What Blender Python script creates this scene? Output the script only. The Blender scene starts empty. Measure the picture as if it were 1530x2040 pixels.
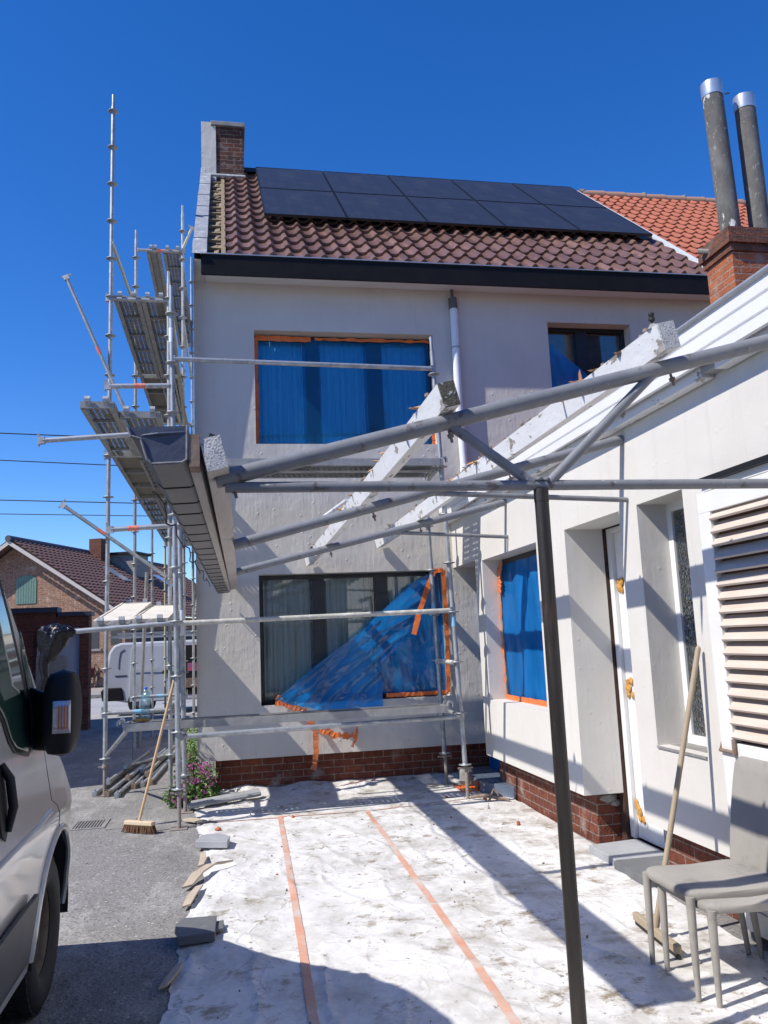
import bpy, bmesh, math, random
from mathutils import Vector, Matrix, noise
random.seed(7)
sc = bpy.context.scene
COL = sc.collection
PI = math.pi
# ------------------------------------------------------------------ materials
MATS = {}
def new_mat(name):
    m = bpy.data.materials.new(name); m.use_nodes = True
    nt = m.node_tree
    for n in list(nt.nodes): nt.nodes.remove(n)
    out = nt.nodes.new('ShaderNodeOutputMaterial')
    return m, nt, out
def N(nt, typ, **kw):
    n = nt.nodes.new(typ)
    for k, v in kw.items():
        if k in n.inputs: n.inputs[k].default_value = v
        else: setattr(n, k, v)
    return n
def L(nt, a, b): nt.links.new(a, b)
def c4(c): return (c[0], c[1], c[2], 1.0)
def coords(nt, stretch=(1, 1, 1)):
    tc = N(nt, 'ShaderNodeTexCoord')
    mp = N(nt, 'ShaderNodeMapping'); mp.inputs['Scale'].default_value = stretch
    L(nt, tc.outputs['Object'], mp.inputs['Vector'])
    return mp.outputs['Vector']
def noise_fac(nt, vec, scale, detail=5, rough=.6, lo=.3, hi=.7):
    n = N(nt, 'ShaderNodeTexNoise'); n.inputs['Scale'].default_value = scale
    n.inputs['Detail'].default_value = detail; n.inputs['Roughness'].default_value = rough
    L(nt, vec, n.inputs['Vector'])
    r = N(nt, 'ShaderNodeMapRange'); r.inputs['From Min'].default_value = lo; r.inputs['From Max'].default_value = hi
    L(nt, n.outputs['Fac'], r.inputs['Value'])
    return r.outputs['Result']
def mix_col(nt, fac, a, b):
    m = N(nt, 'ShaderNodeMix', data_type='RGBA')
    if isinstance(fac, (int, float)): m.inputs[0].default_value = fac
    else: L(nt, fac, m.inputs[0])
    for sock, v in ((m.inputs[6], a), (m.inputs[7], b)):
        if isinstance(v, (tuple, list)): sock.default_value = c4(v)
        else: L(nt, v, sock)
    return m.outputs[2]
def pmat(name, c1, c2=None, scale=4, rough=.6, metal=0.0, bump=0, bscale=40, bdetail=6, spots=None, spots2=None,
         spec=.5, coat=0, stretch=(1, 1, 1), rough2=None, lo=.3, hi=.7, bstretch=None, tone=None):
    if name in MATS: return MATS[name]
    m, nt, out = new_mat(name)
    b = N(nt, 'ShaderNodeBsdfPrincipled')
    b.inputs['Roughness'].default_value = rough; b.inputs['Metallic'].default_value = metal
    b.inputs['Specular IOR Level'].default_value = spec; b.inputs['Coat Weight'].default_value = coat
    b.inputs['Coat Roughness'].default_value = .08
    vec = coords(nt, stretch)
    col = c1
    if c2 is not None:
        f = noise_fac(nt, vec, scale, lo=lo, hi=hi)
        col = mix_col(nt, f, c1, c2)
        if rough2 is not None:
            mr = N(nt, 'ShaderNodeMapRange'); mr.inputs['To Min'].default_value = rough; mr.inputs['To Max'].default_value = rough2
            L(nt, f, mr.inputs['Value']); L(nt, mr.outputs['Result'], b.inputs['Roughness'])
    if tone:      # every tile of a roof its own tone: cells as wide and long as one tile
        vt = N(nt, 'ShaderNodeTexVoronoi'); vt.inputs['Scale'].default_value = 1; vt.inputs['Randomness'].default_value = 0
        L(nt, coords(nt, tone), vt.inputs['Vector']); sc2 = N(nt, 'ShaderNodeSeparateColor'); L(nt, vt.outputs['Color'], sc2.inputs[0])
        mt = N(nt, 'ShaderNodeMapRange'); mt.inputs['From Min'].default_value = .35; mt.inputs['To Max'].default_value = .75; L(nt, sc2.outputs[0], mt.inputs['Value'])
        col = mix_col(nt, mt.outputs[0], col, tuple(v * .62 for v in c1))
        mt2 = N(nt, 'ShaderNodeMapRange'); mt2.inputs['From Min'].default_value = .7; mt2.inputs['To Max'].default_value = .8; L(nt, sc2.outputs[1], mt2.inputs['Value'])
        col = mix_col(nt, mt2.outputs[0], col, tuple(v * 1.35 for v in c2))
    for sp in (spots, spots2):
        if sp:   # colour, scale, threshold, softness
            f = noise_fac(nt, vec, sp[1], detail=8, rough=.65, lo=sp[2], hi=sp[2] + sp[3])
            col = mix_col(nt, f, col, sp[0])
    if isinstance(col, tuple): b.inputs['Base Color'].default_value = c4(col)
    else: L(nt, col, b.inputs['Base Color'])
    if bump:
        v2 = coords(nt, bstretch) if bstretch else vec
        n = N(nt, 'ShaderNodeTexNoise'); n.inputs['Scale'].default_value = bscale; n.inputs['Detail'].default_value = bdetail
        n.inputs['Roughness'].default_value = .6
        L(nt, v2, n.inputs['Vector'])
        bp = N(nt, 'ShaderNodeBump'); bp.inputs['Strength'].default_value = 1; bp.inputs['Distance'].default_value = bump
        L(nt, n.outputs['Fac'], bp.inputs['Height']); L(nt, bp.outputs['Normal'], b.inputs['Normal'])
    L(nt, b.outputs['BSDF'], out.inputs['Surface'])
    MATS[name] = m
    return m
def plaster_mat(name, c1, c2, amp=1.0, cracks=True):
    m, nt, out = new_mat(name)
    b = N(nt, 'ShaderNodeBsdfPrincipled'); b.inputs['Roughness'].default_value = .85; b.inputs['Specular IOR Level'].default_value = .25
    vec = coords(nt)
    f = noise_fac(nt, vec, 1.3, detail=4)
    col = mix_col(nt, f, c1, c2)
    f2 = noise_fac(nt, coords(nt, (9, 9, .7)), 1.2, detail=6, lo=.55, hi=.85)
    dk = tuple(v * .95 for v in c1)
    col = mix_col(nt, f2, col, dk)
    L(nt, col, b.inputs['Base Color'])
    def nz(vv, s, d, r=.6):
        n = N(nt, 'ShaderNodeTexNoise'); n.inputs['Scale'].default_value = s; n.inputs['Detail'].default_value = d; n.inputs['Roughness'].default_value = r
        L(nt, vv, n.inputs['Vector']); return n.outputs['Fac']
    def mul(a, k):
        n = N(nt, 'ShaderNodeMath', operation='MULTIPLY'); L(nt, a, n.inputs[0]); n.inputs[1].default_value = k; return n.outputs[0]
    def add(a, c):
        n = N(nt, 'ShaderNodeMath', operation='ADD'); L(nt, a, n.inputs[0]); L(nt, c, n.inputs[1]); return n.outputs[0]
    h = add(mul(nz(vec, 1.1, 2), .020), mul(nz(vec, 7, 5, .55), .006))
    h = add(h, mul(nz(coords(nt, (14, 14, 2.2)), 2.0, 3), .0032))
    h = add(h, mul(nz(vec, 90, 3), .0012))
    # sparse trowel pimples
    v = N(nt, 'ShaderNodeTexVoronoi'); v.inputs['Scale'].default_value = 9; L(nt, vec, v.inputs['Vector'])
    mr = N(nt, 'ShaderNodeMapRange'); mr.inputs['From Min'].default_value = .16; mr.inputs['From Max'].default_value = .02; L(nt, v.outputs['Distance'], mr.inputs['Value'])
    h = add(h, mul(mr.outputs['Result'], .0030))
    bp = N(nt, 'ShaderNodeBump'); bp.inputs['Strength'].default_value = 1; bp.inputs['Distance'].default_value = amp
    L(nt, h, bp.inputs['Height']); L(nt, bp.outputs['Normal'], b.inputs['Normal'])
    L(nt, b.outputs['BSDF'], out.inputs['Surface'])
    MATS[name] = m; return m
def brick_mat(name, ca, cb, mortar, bw=.225, bh=.075, ms=.011, dark=None):
    m, nt, out = new_mat(name)
    b = N(nt, 'ShaderNodeBsdfPrincipled'); b.inputs['Roughness'].default_value = .85; b.inputs['Specular IOR Level'].default_value = .3
    tc = N(nt, 'ShaderNodeTexCoord'); sx = N(nt, 'ShaderNodeSeparateXYZ'); L(nt, tc.outputs['Object'], sx.inputs[0])
    ad = N(nt, 'ShaderNodeMath', operation='ADD'); L(nt, sx.outputs['X'], ad.inputs[0]); L(nt, sx.outputs['Y'], ad.inputs[1])
    cb_ = N(nt, 'ShaderNodeCombineXYZ'); L(nt, ad.outputs[0], cb_.inputs['X']); L(nt, sx.outputs['Z'], cb_.inputs['Y'])
    # slight wobble so that courses are not ruler straight
    nz = N(nt, 'ShaderNodeTexNoise'); nz.inputs['Scale'].default_value = 6; L(nt, tc.outputs['Object'], nz.inputs['Vector'])
    ma = N(nt, 'ShaderNodeVectorMath', operation='MULTIPLY_ADD'); L(nt, nz.outputs['Color'], ma.inputs[0]); ma.inputs[1].default_value = (.012, .010, 0); L(nt, cb_.outputs[0], ma.inputs[2])
    br = N(nt, 'ShaderNodeTexBrick'); br.inputs['Scale'].default_value = 1
    br.inputs['Brick Width'].default_value = bw; br.inputs['Row Height'].default_value = bh; br.inputs['Mortar Size'].default_value = ms / 2
    br.inputs['Mortar Smooth'].default_value = .3; br.inputs['Bias'].default_value = 0
    br.inputs['Color1'].default_value = c4(ca); br.inputs['Color2'].default_value = c4(cb); br.inputs['Mortar'].default_value = c4(mortar)
    L(nt, ma.outputs[0], br.inputs['Vector'])
    f = noise_fac(nt, tc.outputs['Object'], 14, detail=8, lo=.35, hi=.8)
    col = mix_col(nt, f, br.outputs['Color'], dark or tuple(v * .45 for v in ca))
    f2 = noise_fac(nt, tc.outputs['Object'], 3.5, detail=6, lo=.58, hi=.75)
    col = mix_col(nt, f2, col, tuple(min(1, v * .8 + .1) for v in mortar))
    L(nt, col, b.inputs['Base Color'])
    n2 = N(nt, 'ShaderNodeTexNoise'); n2.inputs['Scale'].default_value = 60; n2.inputs['Detail'].default_value = 5; L(nt, tc.outputs['Object'], n2.inputs['Vector'])
    h = N(nt, 'ShaderNodeMath', operation='MULTIPLY_ADD'); L(nt, br.outputs['Fac'], h.inputs[0]); h.inputs[1].default_value = -.9; L(nt, n2.outputs['Fac'], h.inputs[2])
    bp = N(nt, 'ShaderNodeBump'); bp.inputs['Strength'].default_value = 1; bp.inputs['Distance'].default_value = .012
    L(nt, h.outputs[0], bp.inputs['Height']); L(nt, bp.outputs['Normal'], b.inputs['Normal'])
    L(nt, b.outputs['BSDF'], out.inputs['Surface']); MATS[name] = m; return m
def film_mat(name, tint, diff, opac=.45, gloss=.12, wr=9, wamp=.02, stretch=(1, 1, 1)):
    m, nt, out = new_mat(name)
    vec = coords(nt, stretch)
    n1 = N(nt, 'ShaderNodeTexNoise'); n1.inputs['Scale'].default_value = wr; n1.inputs['Detail'].default_value = 4; n1.inputs['Distortion'].default_value = 1.4; L(nt, vec, n1.inputs['Vector'])
    bp = N(nt, 'ShaderNodeBump'); bp.inputs['Strength'].default_value = 1; bp.inputs['Distance'].default_value = wamp; L(nt, n1.outputs['Fac'], bp.inputs['Height'])
    tr = N(nt, 'ShaderNodeBsdfTransparent'); tr.inputs['Color'].default_value = c4(tint)
    di = N(nt, 'ShaderNodeBsdfDiffuse'); di.inputs['Color'].default_value = c4(diff); L(nt, bp.outputs[0], di.inputs['Normal'])
    tl = N(nt, 'ShaderNodeBsdfTranslucent'); tl.inputs['Color'].default_value = c4(diff)
    gl = N(nt, 'ShaderNodeBsdfGlossy'); gl.inputs['Roughness'].default_value = .09; L(nt, bp.outputs[0], gl.inputs['Normal'])
    m1 = N(nt, 'ShaderNodeMixShader'); m1.inputs[0].default_value = .4; L(nt, di.outputs[0], m1.inputs[1]); L(nt, tl.outputs[0], m1.inputs[2])
    m2 = N(nt, 'ShaderNodeMixShader'); L(nt, tr.outputs[0], m2.inputs[1]); L(nt, m1.outputs[0], m2.inputs[2])
    f = noise_fac(nt, vec, wr * .6, detail=3, lo=.35, hi=.75)
    mr = N(nt, 'ShaderNodeMapRange'); mr.inputs['To Min'].default_value = opac * .75; mr.inputs['To Max'].default_value = min(.95, opac * 1.3); L(nt, f, mr.inputs['Value']); L(nt, mr.outputs[0], m2.inputs[0])
    m3 = N(nt, 'ShaderNodeMixShader'); m3.inputs[0].default_value = gloss; L(nt, m2.outputs[0], m3.inputs[1]); L(nt, gl.outputs[0], m3.inputs[2])
    L(nt, m3.outputs[0], out.inputs['Surface']); MATS[name] = m; return m
def glass_mat(name, tint=(.9, .95, .93), gloss=.12, rough=.02, bump=0, bscale=40):
    m, nt, out = new_mat(name)
    tr = N(nt, 'ShaderNodeBsdfTransparent'); tr.inputs['Color'].default_value = c4(tint)
    gl = N(nt, 'ShaderNodeBsdfGlossy'); gl.inputs['Roughness'].default_value = rough
    fr = N(nt, 'ShaderNodeFresnel'); fr.inputs['IOR'].default_value = 1.5
    ad = N(nt, 'ShaderNodeMath', operation='ADD'); L(nt, fr.outputs[0], ad.inputs[0]); ad.inputs[1].default_value = gloss; ad.use_clamp = True
    mx = N(nt, 'ShaderNodeMixShader'); L(nt, ad.outputs[0], mx.inputs[0]); L(nt, tr.outputs[0], mx.inputs[1]); L(nt, gl.outputs[0], mx.inputs[2])
    if bump:
        vec = coords(nt)
        v = N(nt, 'ShaderNodeTexVoronoi', feature='DISTANCE_TO_EDGE'); v.inputs['Scale'].default_value = bscale; L(nt, vec, v.inputs['Vector'])
        bp = N(nt, 'ShaderNodeBump'); bp.inputs['Strength'].default_value = 1; bp.inputs['Distance'].default_value = bump; L(nt, v.outputs['Distance'], bp.inputs['Height'])
        L(nt, bp.outputs[0], gl.inputs['Normal']); L(nt, bp.outputs[0], fr.inputs['Normal'])
    L(nt, mx.outputs[0], out.inputs['Surface']); MATS[name] = m; return m
def perforated_mat(name, c1, c2):
    """galvanised plate with real see-through slots (pattern in the plate's own x,y)"""
    m, nt, out = new_mat(name)
    b = N(nt, 'ShaderNodeBsdfPrincipled'); b.inputs['Roughness'].default_value = .55; b.inputs['Metallic'].default_value = .35
    tc = N(nt, 'ShaderNodeTexCoord'); sx = N(nt, 'ShaderNodeSeparateXYZ'); L(nt, tc.outputs['Object'], sx.inputs[0])
    f = noise_fac(nt, tc.outputs['Object'], 7, detail=8, lo=.35, hi=.7)
    L(nt, mix_col(nt, f, c1, c2), b.inputs['Base Color'])
    def mth(op, a, bb=None):
        n = N(nt, 'ShaderNodeMath', operation=op)
        for i, v in enumerate((a, bb)):
            if v is None: continue
            if isinstance(v, (int, float)): n.inputs[i].default_value = v
            else: L(nt, v, n.inputs[i])
        return n.outputs[0]
    row = mth('DIVIDE', sx.outputs['Y'], .052)
    rf = mth('FRACT', row); par = 0.0
    cf = mth('FRACT', mth('ADD', mth('DIVIDE', sx.outputs['X'], .056), par))
    du = mth('ABSOLUTE', mth('SUBTRACT', cf, .5)); dv = mth('ABSOLUTE', mth('SUBTRACT', rf, .5))
    hole = mth('MULTIPLY', mth('LESS_THAN', du, .15), mth('LESS_THAN', dv, .13))
    tr = N(nt, 'ShaderNodeBsdfTransparent')
    mx = N(nt, 'ShaderNodeMixShader'); L(nt, hole, mx.inputs[0]); L(nt, b.outputs[0], mx.inputs[1]); L(nt, tr.outputs[0], mx.inputs[2])
    L(nt, mx.outputs[0], out.inputs['Surface']); MATS[name] = m; return m
def asphalt_mat(name):
    m, nt, out = new_mat(name)
    b = N(nt, 'ShaderNodeBsdfPrincipled'); b.inputs['Roughness'].default_value = .95; b.inputs['Specular IOR Level'].default_value = .15
    vec = coords(nt)
    col = mix_col(nt, noise_fac(nt, vec, .8, detail=6, lo=.3, hi=.7), (.195, .190, .182), (.26, .252, .242))
    col = mix_col(nt, noise_fac(nt, coords(nt, (1, .45, 1)), 1.5, detail=12, rough=.74, lo=.50, hi=.66), col, (.40, .39, .37))       # dust swept into streaks
    col = mix_col(nt, noise_fac(nt, vec, 5.5, detail=10, rough=.75, lo=.60, hi=.68), col, (.42, .41, .385))    # plaster dust
    col = mix_col(nt, noise_fac(nt, vec, 2.7, detail=8, rough=.7, lo=.60, hi=.72), col, (.10, .097, .095))     # damp and oily patches
    v = N(nt, 'ShaderNodeTexVoronoi'); v.inputs['Scale'].default_value = 80; L(nt, vec, v.inputs['Vector'])
    sp = N(nt, 'ShaderNodeSeparateColor'); L(nt, v.outputs['Color'], sp.inputs[0])
    mr = N(nt, 'ShaderNodeMapRange'); mr.inputs['From Min'].default_value = .72; mr.inputs['From Max'].default_value = 1.0; mr.inputs['To Max'].default_value = .4; L(nt, sp.outputs[0], mr.inputs['Value'])
    col = mix_col(nt, mr.outputs[0], col, (.46, .45, .43))
    mr2 = N(nt, 'ShaderNodeMapRange'); mr2.inputs['From Min'].default_value = .68; mr2.inputs['From Max'].default_value = 1.0; mr2.inputs['To Max'].default_value = .6; L(nt, sp.outputs[1], mr2.inputs['Value'])
    col = mix_col(nt, mr2.outputs[0], col, (.07, .068, .066))
    v2 = N(nt, 'ShaderNodeTexVoronoi'); v2.inputs['Scale'].default_value = 22; v2.inputs['Randomness'].default_value = 1; L(nt, vec, v2.inputs['Vector'])
    sp2 = N(nt, 'ShaderNodeSeparateColor'); L(nt, v2.outputs['Color'], sp2.inputs[0])
    a = N(nt, 'ShaderNodeMath', operation='GREATER_THAN'); L(nt, sp2.outputs[2], a.inputs[0]); a.inputs[1].default_value = .955
    d = N(nt, 'ShaderNodeMath', operation='LESS_THAN'); L(nt, v2.outputs['Distance'], d.inputs[0]); d.inputs[1].default_value = .17
    ml = N(nt, 'ShaderNodeMath', operation='MULTIPLY'); L(nt, a.outputs[0], ml.inputs[0]); L(nt, d.outputs[0], ml.inputs[1])
    col = mix_col(nt, ml.outputs[0], col, (.50, .47, .42))
    L(nt, col, b.inputs['Base Color'])
    bp = N(nt, 'ShaderNodeBump'); bp.inputs['Strength'].default_value = .7; bp.inputs['Distance'].default_value = .004
    L(nt, v.outputs['Distance'], bp.inputs['Height']); L(nt, bp.outputs[0], b.inputs['Normal'])
    L(nt, b.outputs[0], out.inputs['Surface']); MATS[name] = m; return m
# ------------------------------------------------------------------ mesh helpers
OFF = {}
class MB:
    def __init__(s): s.v = []; s.f = []
    def add(s, vs, fs):
        o = len(s.v); s.v += [tuple(v) for v in vs]; s.f += [tuple(i + o for i in f) for f in fs]; return s
    def box(s, x0, x1, y0, y1, z0, z1):
        vs = [(x, y, z) for z in (z0, z1) for y in (y0, y1) for x in (x0, x1)]
        return s.add(vs, [(0, 2, 3, 1), (4, 5, 7, 6), (0, 1, 5, 4), (2, 6, 7, 3), (0, 4, 6, 2), (1, 3, 7, 5)])
    def hexa(s, q0, q1):      # two quads (4 pts each), same winding
        return s.add(list(q0) + list(q1), [(3, 2, 1, 0), (4, 5, 6, 7), (0, 1, 5, 4), (1, 2, 6, 5), (2, 3, 7, 6), (3, 0, 4, 7)])
    def bar(s, p, q, w, h, up=(0, 0, 1)):    # rectangular bar, w sideways, h along up
        p = Vector(p); q = Vector(q); d = (q - p).normalized(); r = d.cross(Vector(up)).normalized(); u = r.cross(d)
        off = [(-w / 2, -h / 2), (w / 2, -h / 2), (w / 2, h / 2), (-w / 2, h / 2)]
        return s.hexa([p + r * a + u * b for a, b in off], [q + r * a + u * b for a, b in off])
    def tube(s, p, q, r, n=12, r2=None, cap=True, hollow=False):
        p = Vector(p); q = Vector(q); d = (q - p).normalized()
        a = Vector((0, 0, 1)) if abs(d.z) < .9 else Vector((1, 0, 0))
        u = d.cross(a).normalized(); w = d.cross(u); r2 = r if r2 is None else r2
        vs = []
        for c, rr in ((p, r), (q, r2)):
            for i in range(n):
                t = 2 * PI * i / n; vs.append(c + u * (rr * math.cos(t)) + w * (rr * math.sin(t)))
        fs = [(i, (i + 1) % n, n + (i + 1) % n, n + i) for i in range(n)]
        if hollow:
            o = len(vs)
            for c, rr in ((p, r * .86), (q, r2 * .86)):
                for i in range(n):
                    t = 2 * PI * i / n; vs.append(c + u * (rr * math.cos(t)) + w * (rr * math.sin(t)))
            fs += [(o + i, o + n + i, o + n + (i + 1) % n, o + (i + 1) % n) for i in range(n)]
            fs += [(i, o + i, o + (i + 1) % n, (i + 1) % n) for i in range(n)]
            fs += [(n + i, n + (i + 1) % n, o + n + (i + 1) % n, o + n + i) for i in range(n)]
        elif cap:
            fs += [tuple(range(n - 1, -1, -1)), tuple(range(n, 2 * n))]
        return s.add(vs, fs)
    def path(s, pts, r, n=8):
        for a, b in zip(pts[:-1], pts[1:]): s.tube(a, b, r if not isinstance(r, list) else r[0], n)
        return s
    def curve(s, pts, rad, n=8):      # continuous swept tube through pts; rad number or list
        P = [Vector(p) for p in pts]; R = rad if isinstance(rad, list) else [rad] * len(P)
        vs = []; u = None
        for i, p in enumerate(P):
            d = (P[min(i + 1, len(P) - 1)] - P[max(i - 1, 0)]).normalized()
            if u is None:
                a = Vector((0, 0, 1)) if abs(d.z) < .9 else Vector((1, 0, 0)); u = d.cross(a).normalized()
            else: u = (u - d * u.dot(d)).normalized()
            w = d.cross(u)
            for k in range(n):
                t = 2 * PI * k / n; vs.append(p + u * (R[i] * math.cos(t)) + w * (R[i] * math.sin(t)))
        fs = []
        for i in range(len(P) - 1):
            for k in range(n):
                a = i * n + k; b = i * n + (k + 1) % n; fs.append((a, b, b + n, a + n))
        fs += [tuple(range(n - 1, -1, -1)), tuple(range((len(P) - 1) * n, len(P) * n))]
        return s.add(vs, fs)
    def lathe(s, prof, c=(0, 0, 0), n=20, axis='z'):
        vs = []
        for r, h in prof:
            for i in range(n):
                t = 2 * PI * i / n; a, b = r * math.cos(t), r * math.sin(t)
                vs.append({'z': (c[0] + a, c[1] + b, c[2] + h), 'x': (c[0] + h, c[1] + a, c[2] + b), 'y': (c[0] + a, c[1] + h, c[2] + b)}[axis])
        fs = []
        for j in range(len(prof) - 1):
            for i in range(n):
                k = (i + 1) % n; fs.append((j * n + i, j * n + k, (j + 1) * n + k, (j + 1) * n + i))
        fs += [tuple(range(n - 1, -1, -1)), tuple(range((len(prof) - 1) * n, len(prof) * n))]
        return s.add(vs, fs)
    def prism(s, poly, fn0, fn1):    # polygon (2D) extruded: fn0/fn1 map (a,b) to 3D
        n = len(poly)
        vs = [fn0(*p) for p in poly] + [fn1(*p) for p in poly]
        return s.add(vs, [tuple(range(n - 1, -1, -1)), tuple(range(n, 2 * n))] + [(i, (i + 1) % n, n + (i + 1) % n, n + i) for i in range(n)])
    def grid(s, fn, nu, nv, flip=False):
        vs = [fn(i / nu, j / nv) for j in range(nv + 1) for i in range(nu + 1)]
        fs = []
        for j in range(nv):
            for i in range(nu):
                a = j * (nu + 1) + i; q = (a, a + 1, a + nu + 2, a + nu + 1); fs.append(q[::-1] if flip else q)
        return s.add(vs, fs)
    def chunk(s, c, sx, sy, sz, seed=0):      # irregular lump
        rnd = random.Random(seed)
        bm = bmesh.new(); bmesh.ops.create_icosphere(bm, subdivisions=1, radius=1)
        vs = [(c[0] + v.co.x * sx * (.7 + .5 * rnd.random()), c[1] + v.co.y * sy * (.7 + .5 * rnd.random()), c[2] + v.co.z * sz * (.7 + .5 * rnd.random())) for v in bm.verts]
        fs = [tuple(v.index for v in f.verts) for f in bm.faces]; bm.free()
        return s.add(vs, fs)
    def build(s, name, m, parent=None, smooth=False, bevel=0, auto=True, local=False, solid=0):
        off = Vector((0, 0, 0)) if (parent is None or local) else OFF.get(parent.name, Vector((0, 0, 0)))
        me = bpy.data.meshes.new(name)
        me.from_pydata([Vector(v) - off for v in s.v], [], s.f)
        bm = bmesh.new(); bm.from_mesh(me); bmesh.ops.recalc_face_normals(bm, faces=bm.faces[:]) if auto else None
        bm.to_mesh(me); bm.free()
        o = bpy.data.objects.new(name, me); COL.objects.link(o)
        me.materials.append(m)
        if parent is not None: o.parent = parent; OFF[o.name] = off
        if smooth:
            for p in me.polygons: p.use_smooth = True
            try:
                me.set_sharp_from_angle(angle=math.radians(40))
            except Exception: pass
        if solid:
            md = o.modifiers.new('thickness', 'SOLIDIFY'); md.thickness = solid
        if bevel:
            md = o.modifiers.new('bevel', 'BEVEL'); md.width = bevel; md.segments = 2; md.limit_method = 'ANGLE'; md.angle_limit = math.radians(35)
        return o
def tag(o, label=None, cat=None, group=None, kind=None):
    if label: o['label'] = label
    if cat: o['category'] = cat
    if group: o['group'] = group
    if kind: o['kind'] = kind
    return o
def thing(name, label, cat, loc=(0, 0, 0), rz=0, group=None):
    o = bpy.data.objects.new(name, None); COL.objects.link(o); o.location = loc; o.rotation_euler = (0, 0, rz)
    o.empty_display_size = .2
    OFF[o.name] = Vector(loc)
    return tag(o, label, cat, group)
def copy_tree(o, parent=None):
    c = o.copy(); COL.objects.link(c)
    if parent is not None: c.parent = parent
    for ch in [x for x in bpy.data.objects if x.parent == o]: copy_tree(ch, c)
    return c
def place(proto, loc, rot=(0, 0, 0), label=None, first=False, group=None):
    o = proto if first else copy_tree(proto)
    o.location = loc; o.rotation_euler = rot
    if label: o['label'] = label
    if group: o['group'] = group
    return o
def wall(mb, axis, const, u0, u1, z0, z1, openings, depth, sign):
    """flat skin with openings and reveals. axis 'y': wall at y=const spanning x; axis 'x': wall at x=const spanning y. sign: direction inward"""
    us = sorted({u0, u1, *[a for o in openings for a in o[:2]]}); zs = sorted({z0, z1, *[a for o in openings for a in o[2:4]]})
    P = (lambda u, z, d=0: (u, const + sign * d, z)) if axis == 'y' else (lambda u, z, d=0: (const + sign * d, u, z))
    for a, b in zip(us[:-1], us[1:]):
        for c, e in zip(zs[:-1], zs[1:]):
            mu, mz = (a + b) / 2, (c + e) / 2
            if any(o[0] < mu < o[1] and o[2] < mz < o[3] for o in openings): continue
            mb.add([P(a, c), P(b, c), P(b, e), P(a, e)], [(0, 1, 2, 3)])
    for o in openings:
        d = o[4] if len(o) > 4 else depth
        a, b, c, e = o[:4]
        for q in ([(a, c), (b, c)], [(b, c), (b, e)], [(b, e), (a, e)], [(a, e), (a, c)])[(1 if len(o) > 5 else 0):]:
            mb.add([P(*q[0]), P(*q[1]), P(*q[1], d), P(*q[0], d)], [(0, 1, 2, 3)])
def frame_rect(mb, P, a, b, c, e, w, t):     # picture-frame of 4 bars butted; P(u,z,d)
    def bx(u0, u1, z0, z1):
        mb.hexa([P(u0, z0, 0), P(u1, z0, 0), P(u1, z1, 0), P(u0, z1, 0)], [P(u0, z0, t), P(u1, z0, t), P(u1, z1, t), P(u0, z1, t)])
    bx(a, b, c, c + w); bx(a, b, e - w, e); bx(a, a + w, c + w, e - w); bx(b - w, b, c + w, e - w)
# ------------------------------------------------------------------ material instances
plaster = plaster_mat('grey_render', (.56, .53, .482), (.62, .59, .54), 1.25)
plaster_annex = plaster_mat('pale_render', (.595, .572, .53), (.65, .628, .585), .5)
red_brick = brick_mat('red_brick', (.235, .070, .040), (.165, .048, .030), (.33, .27, .23), dark=(.05, .02, .015))
stack_brick = brick_mat('orange_brick', (.46, .15, .065), (.33, .10, .05), (.36, .31, .26), ms=.017, dark=(.26, .09, .045))
far_brick = brick_mat('buff_brick', (.40, .225, .145), (.28, .14, .085), (.50, .42, .34), bw=.24, bh=.085, ms=.016, dark=(.14, .08, .06))
pier_brick = brick_mat('dark_brick', (.20, .07, .045), (.14, .05, .035), (.20, .15, .12))
tile_mat = pmat('glazed_tile', (.125, .066, .050), (.185, .103, .078), scale=3.2, rough=.36, tone=(5.0, 3.58, .0001), spots=((.07, .035, .03), 9, .55, .2), spots2=((.30, .17, .13), 26, .62, .12), bump=.002, bscale=30, lo=.2, hi=.75)
orange_tile = pmat('orange_tile', (.39, .115, .055), (.29, .085, .045), scale=6, rough=.7, spots=((.20, .09, .06), 12, .55, .2), bump=.003, bscale=50)
brown_tile = pmat('brown_tile', (.115, .058, .045), (.165, .085, .066), scale=8, rough=.75, bump=.003, bscale=40)
def cell_material():
    m, nt, out = new_mat('solar_cell')
    b = N(nt, 'ShaderNodeBsdfPrincipled'); b.inputs['Roughness'].default_value = .3; b.inputs['Specular IOR Level'].default_value = .14
    vec = coords(nt)
    br = N(nt, 'ShaderNodeTexBrick', offset=0.0); br.inputs['Scale'].default_value = 1; br.inputs['Brick Width'].default_value = .182; br.inputs['Row Height'].default_value = .0935; br.inputs['Mortar Size'].default_value = .0022
    br.inputs['Color1'].default_value = c4((.031, .031, .034)); br.inputs['Color2'].default_value = c4((.027, .027, .031)); br.inputs['Mortar'].default_value = c4((.052, .052, .055)); L(nt, vec, br.inputs['Vector'])
    L(nt, mix_col(nt, noise_fac(nt, vec, 3, detail=8, lo=.5, hi=.8), br.outputs['Color'], (.06, .057, .055)), b.inputs['Base Color']); L(nt, b.outputs[0], out.inputs['Surface']); MATS['solar_cell'] = m; return m
cell_mat = cell_material()
black_alu = pmat('black_aluminium', (.012, .012, .014), rough=.4)
black_fascia = pmat('black_fascia', (.011, .0100, .011), (.016, .0145, .015), scale=5, rough=.45, spec=.12)
rim_alu = pmat('gutter_rim', (.45, .46, .48), rough=.4, metal=.6)
white_paint = pmat('white_pvc', (.80, .80, .80), (.76, .76, .77), scale=3, rough=.4)
soffit_mat = pmat('soffit_board', (.66, .65, .64), (.60, .59, .58), scale=3, rough=.6)
lead_mat = pmat('lead_flashing', (.34, .35, .37), (.24, .25, .27), scale=7, rough=.6, bump=.012, bscale=14, spots=((.62, .63, .64), 8, .55, .2))
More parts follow.
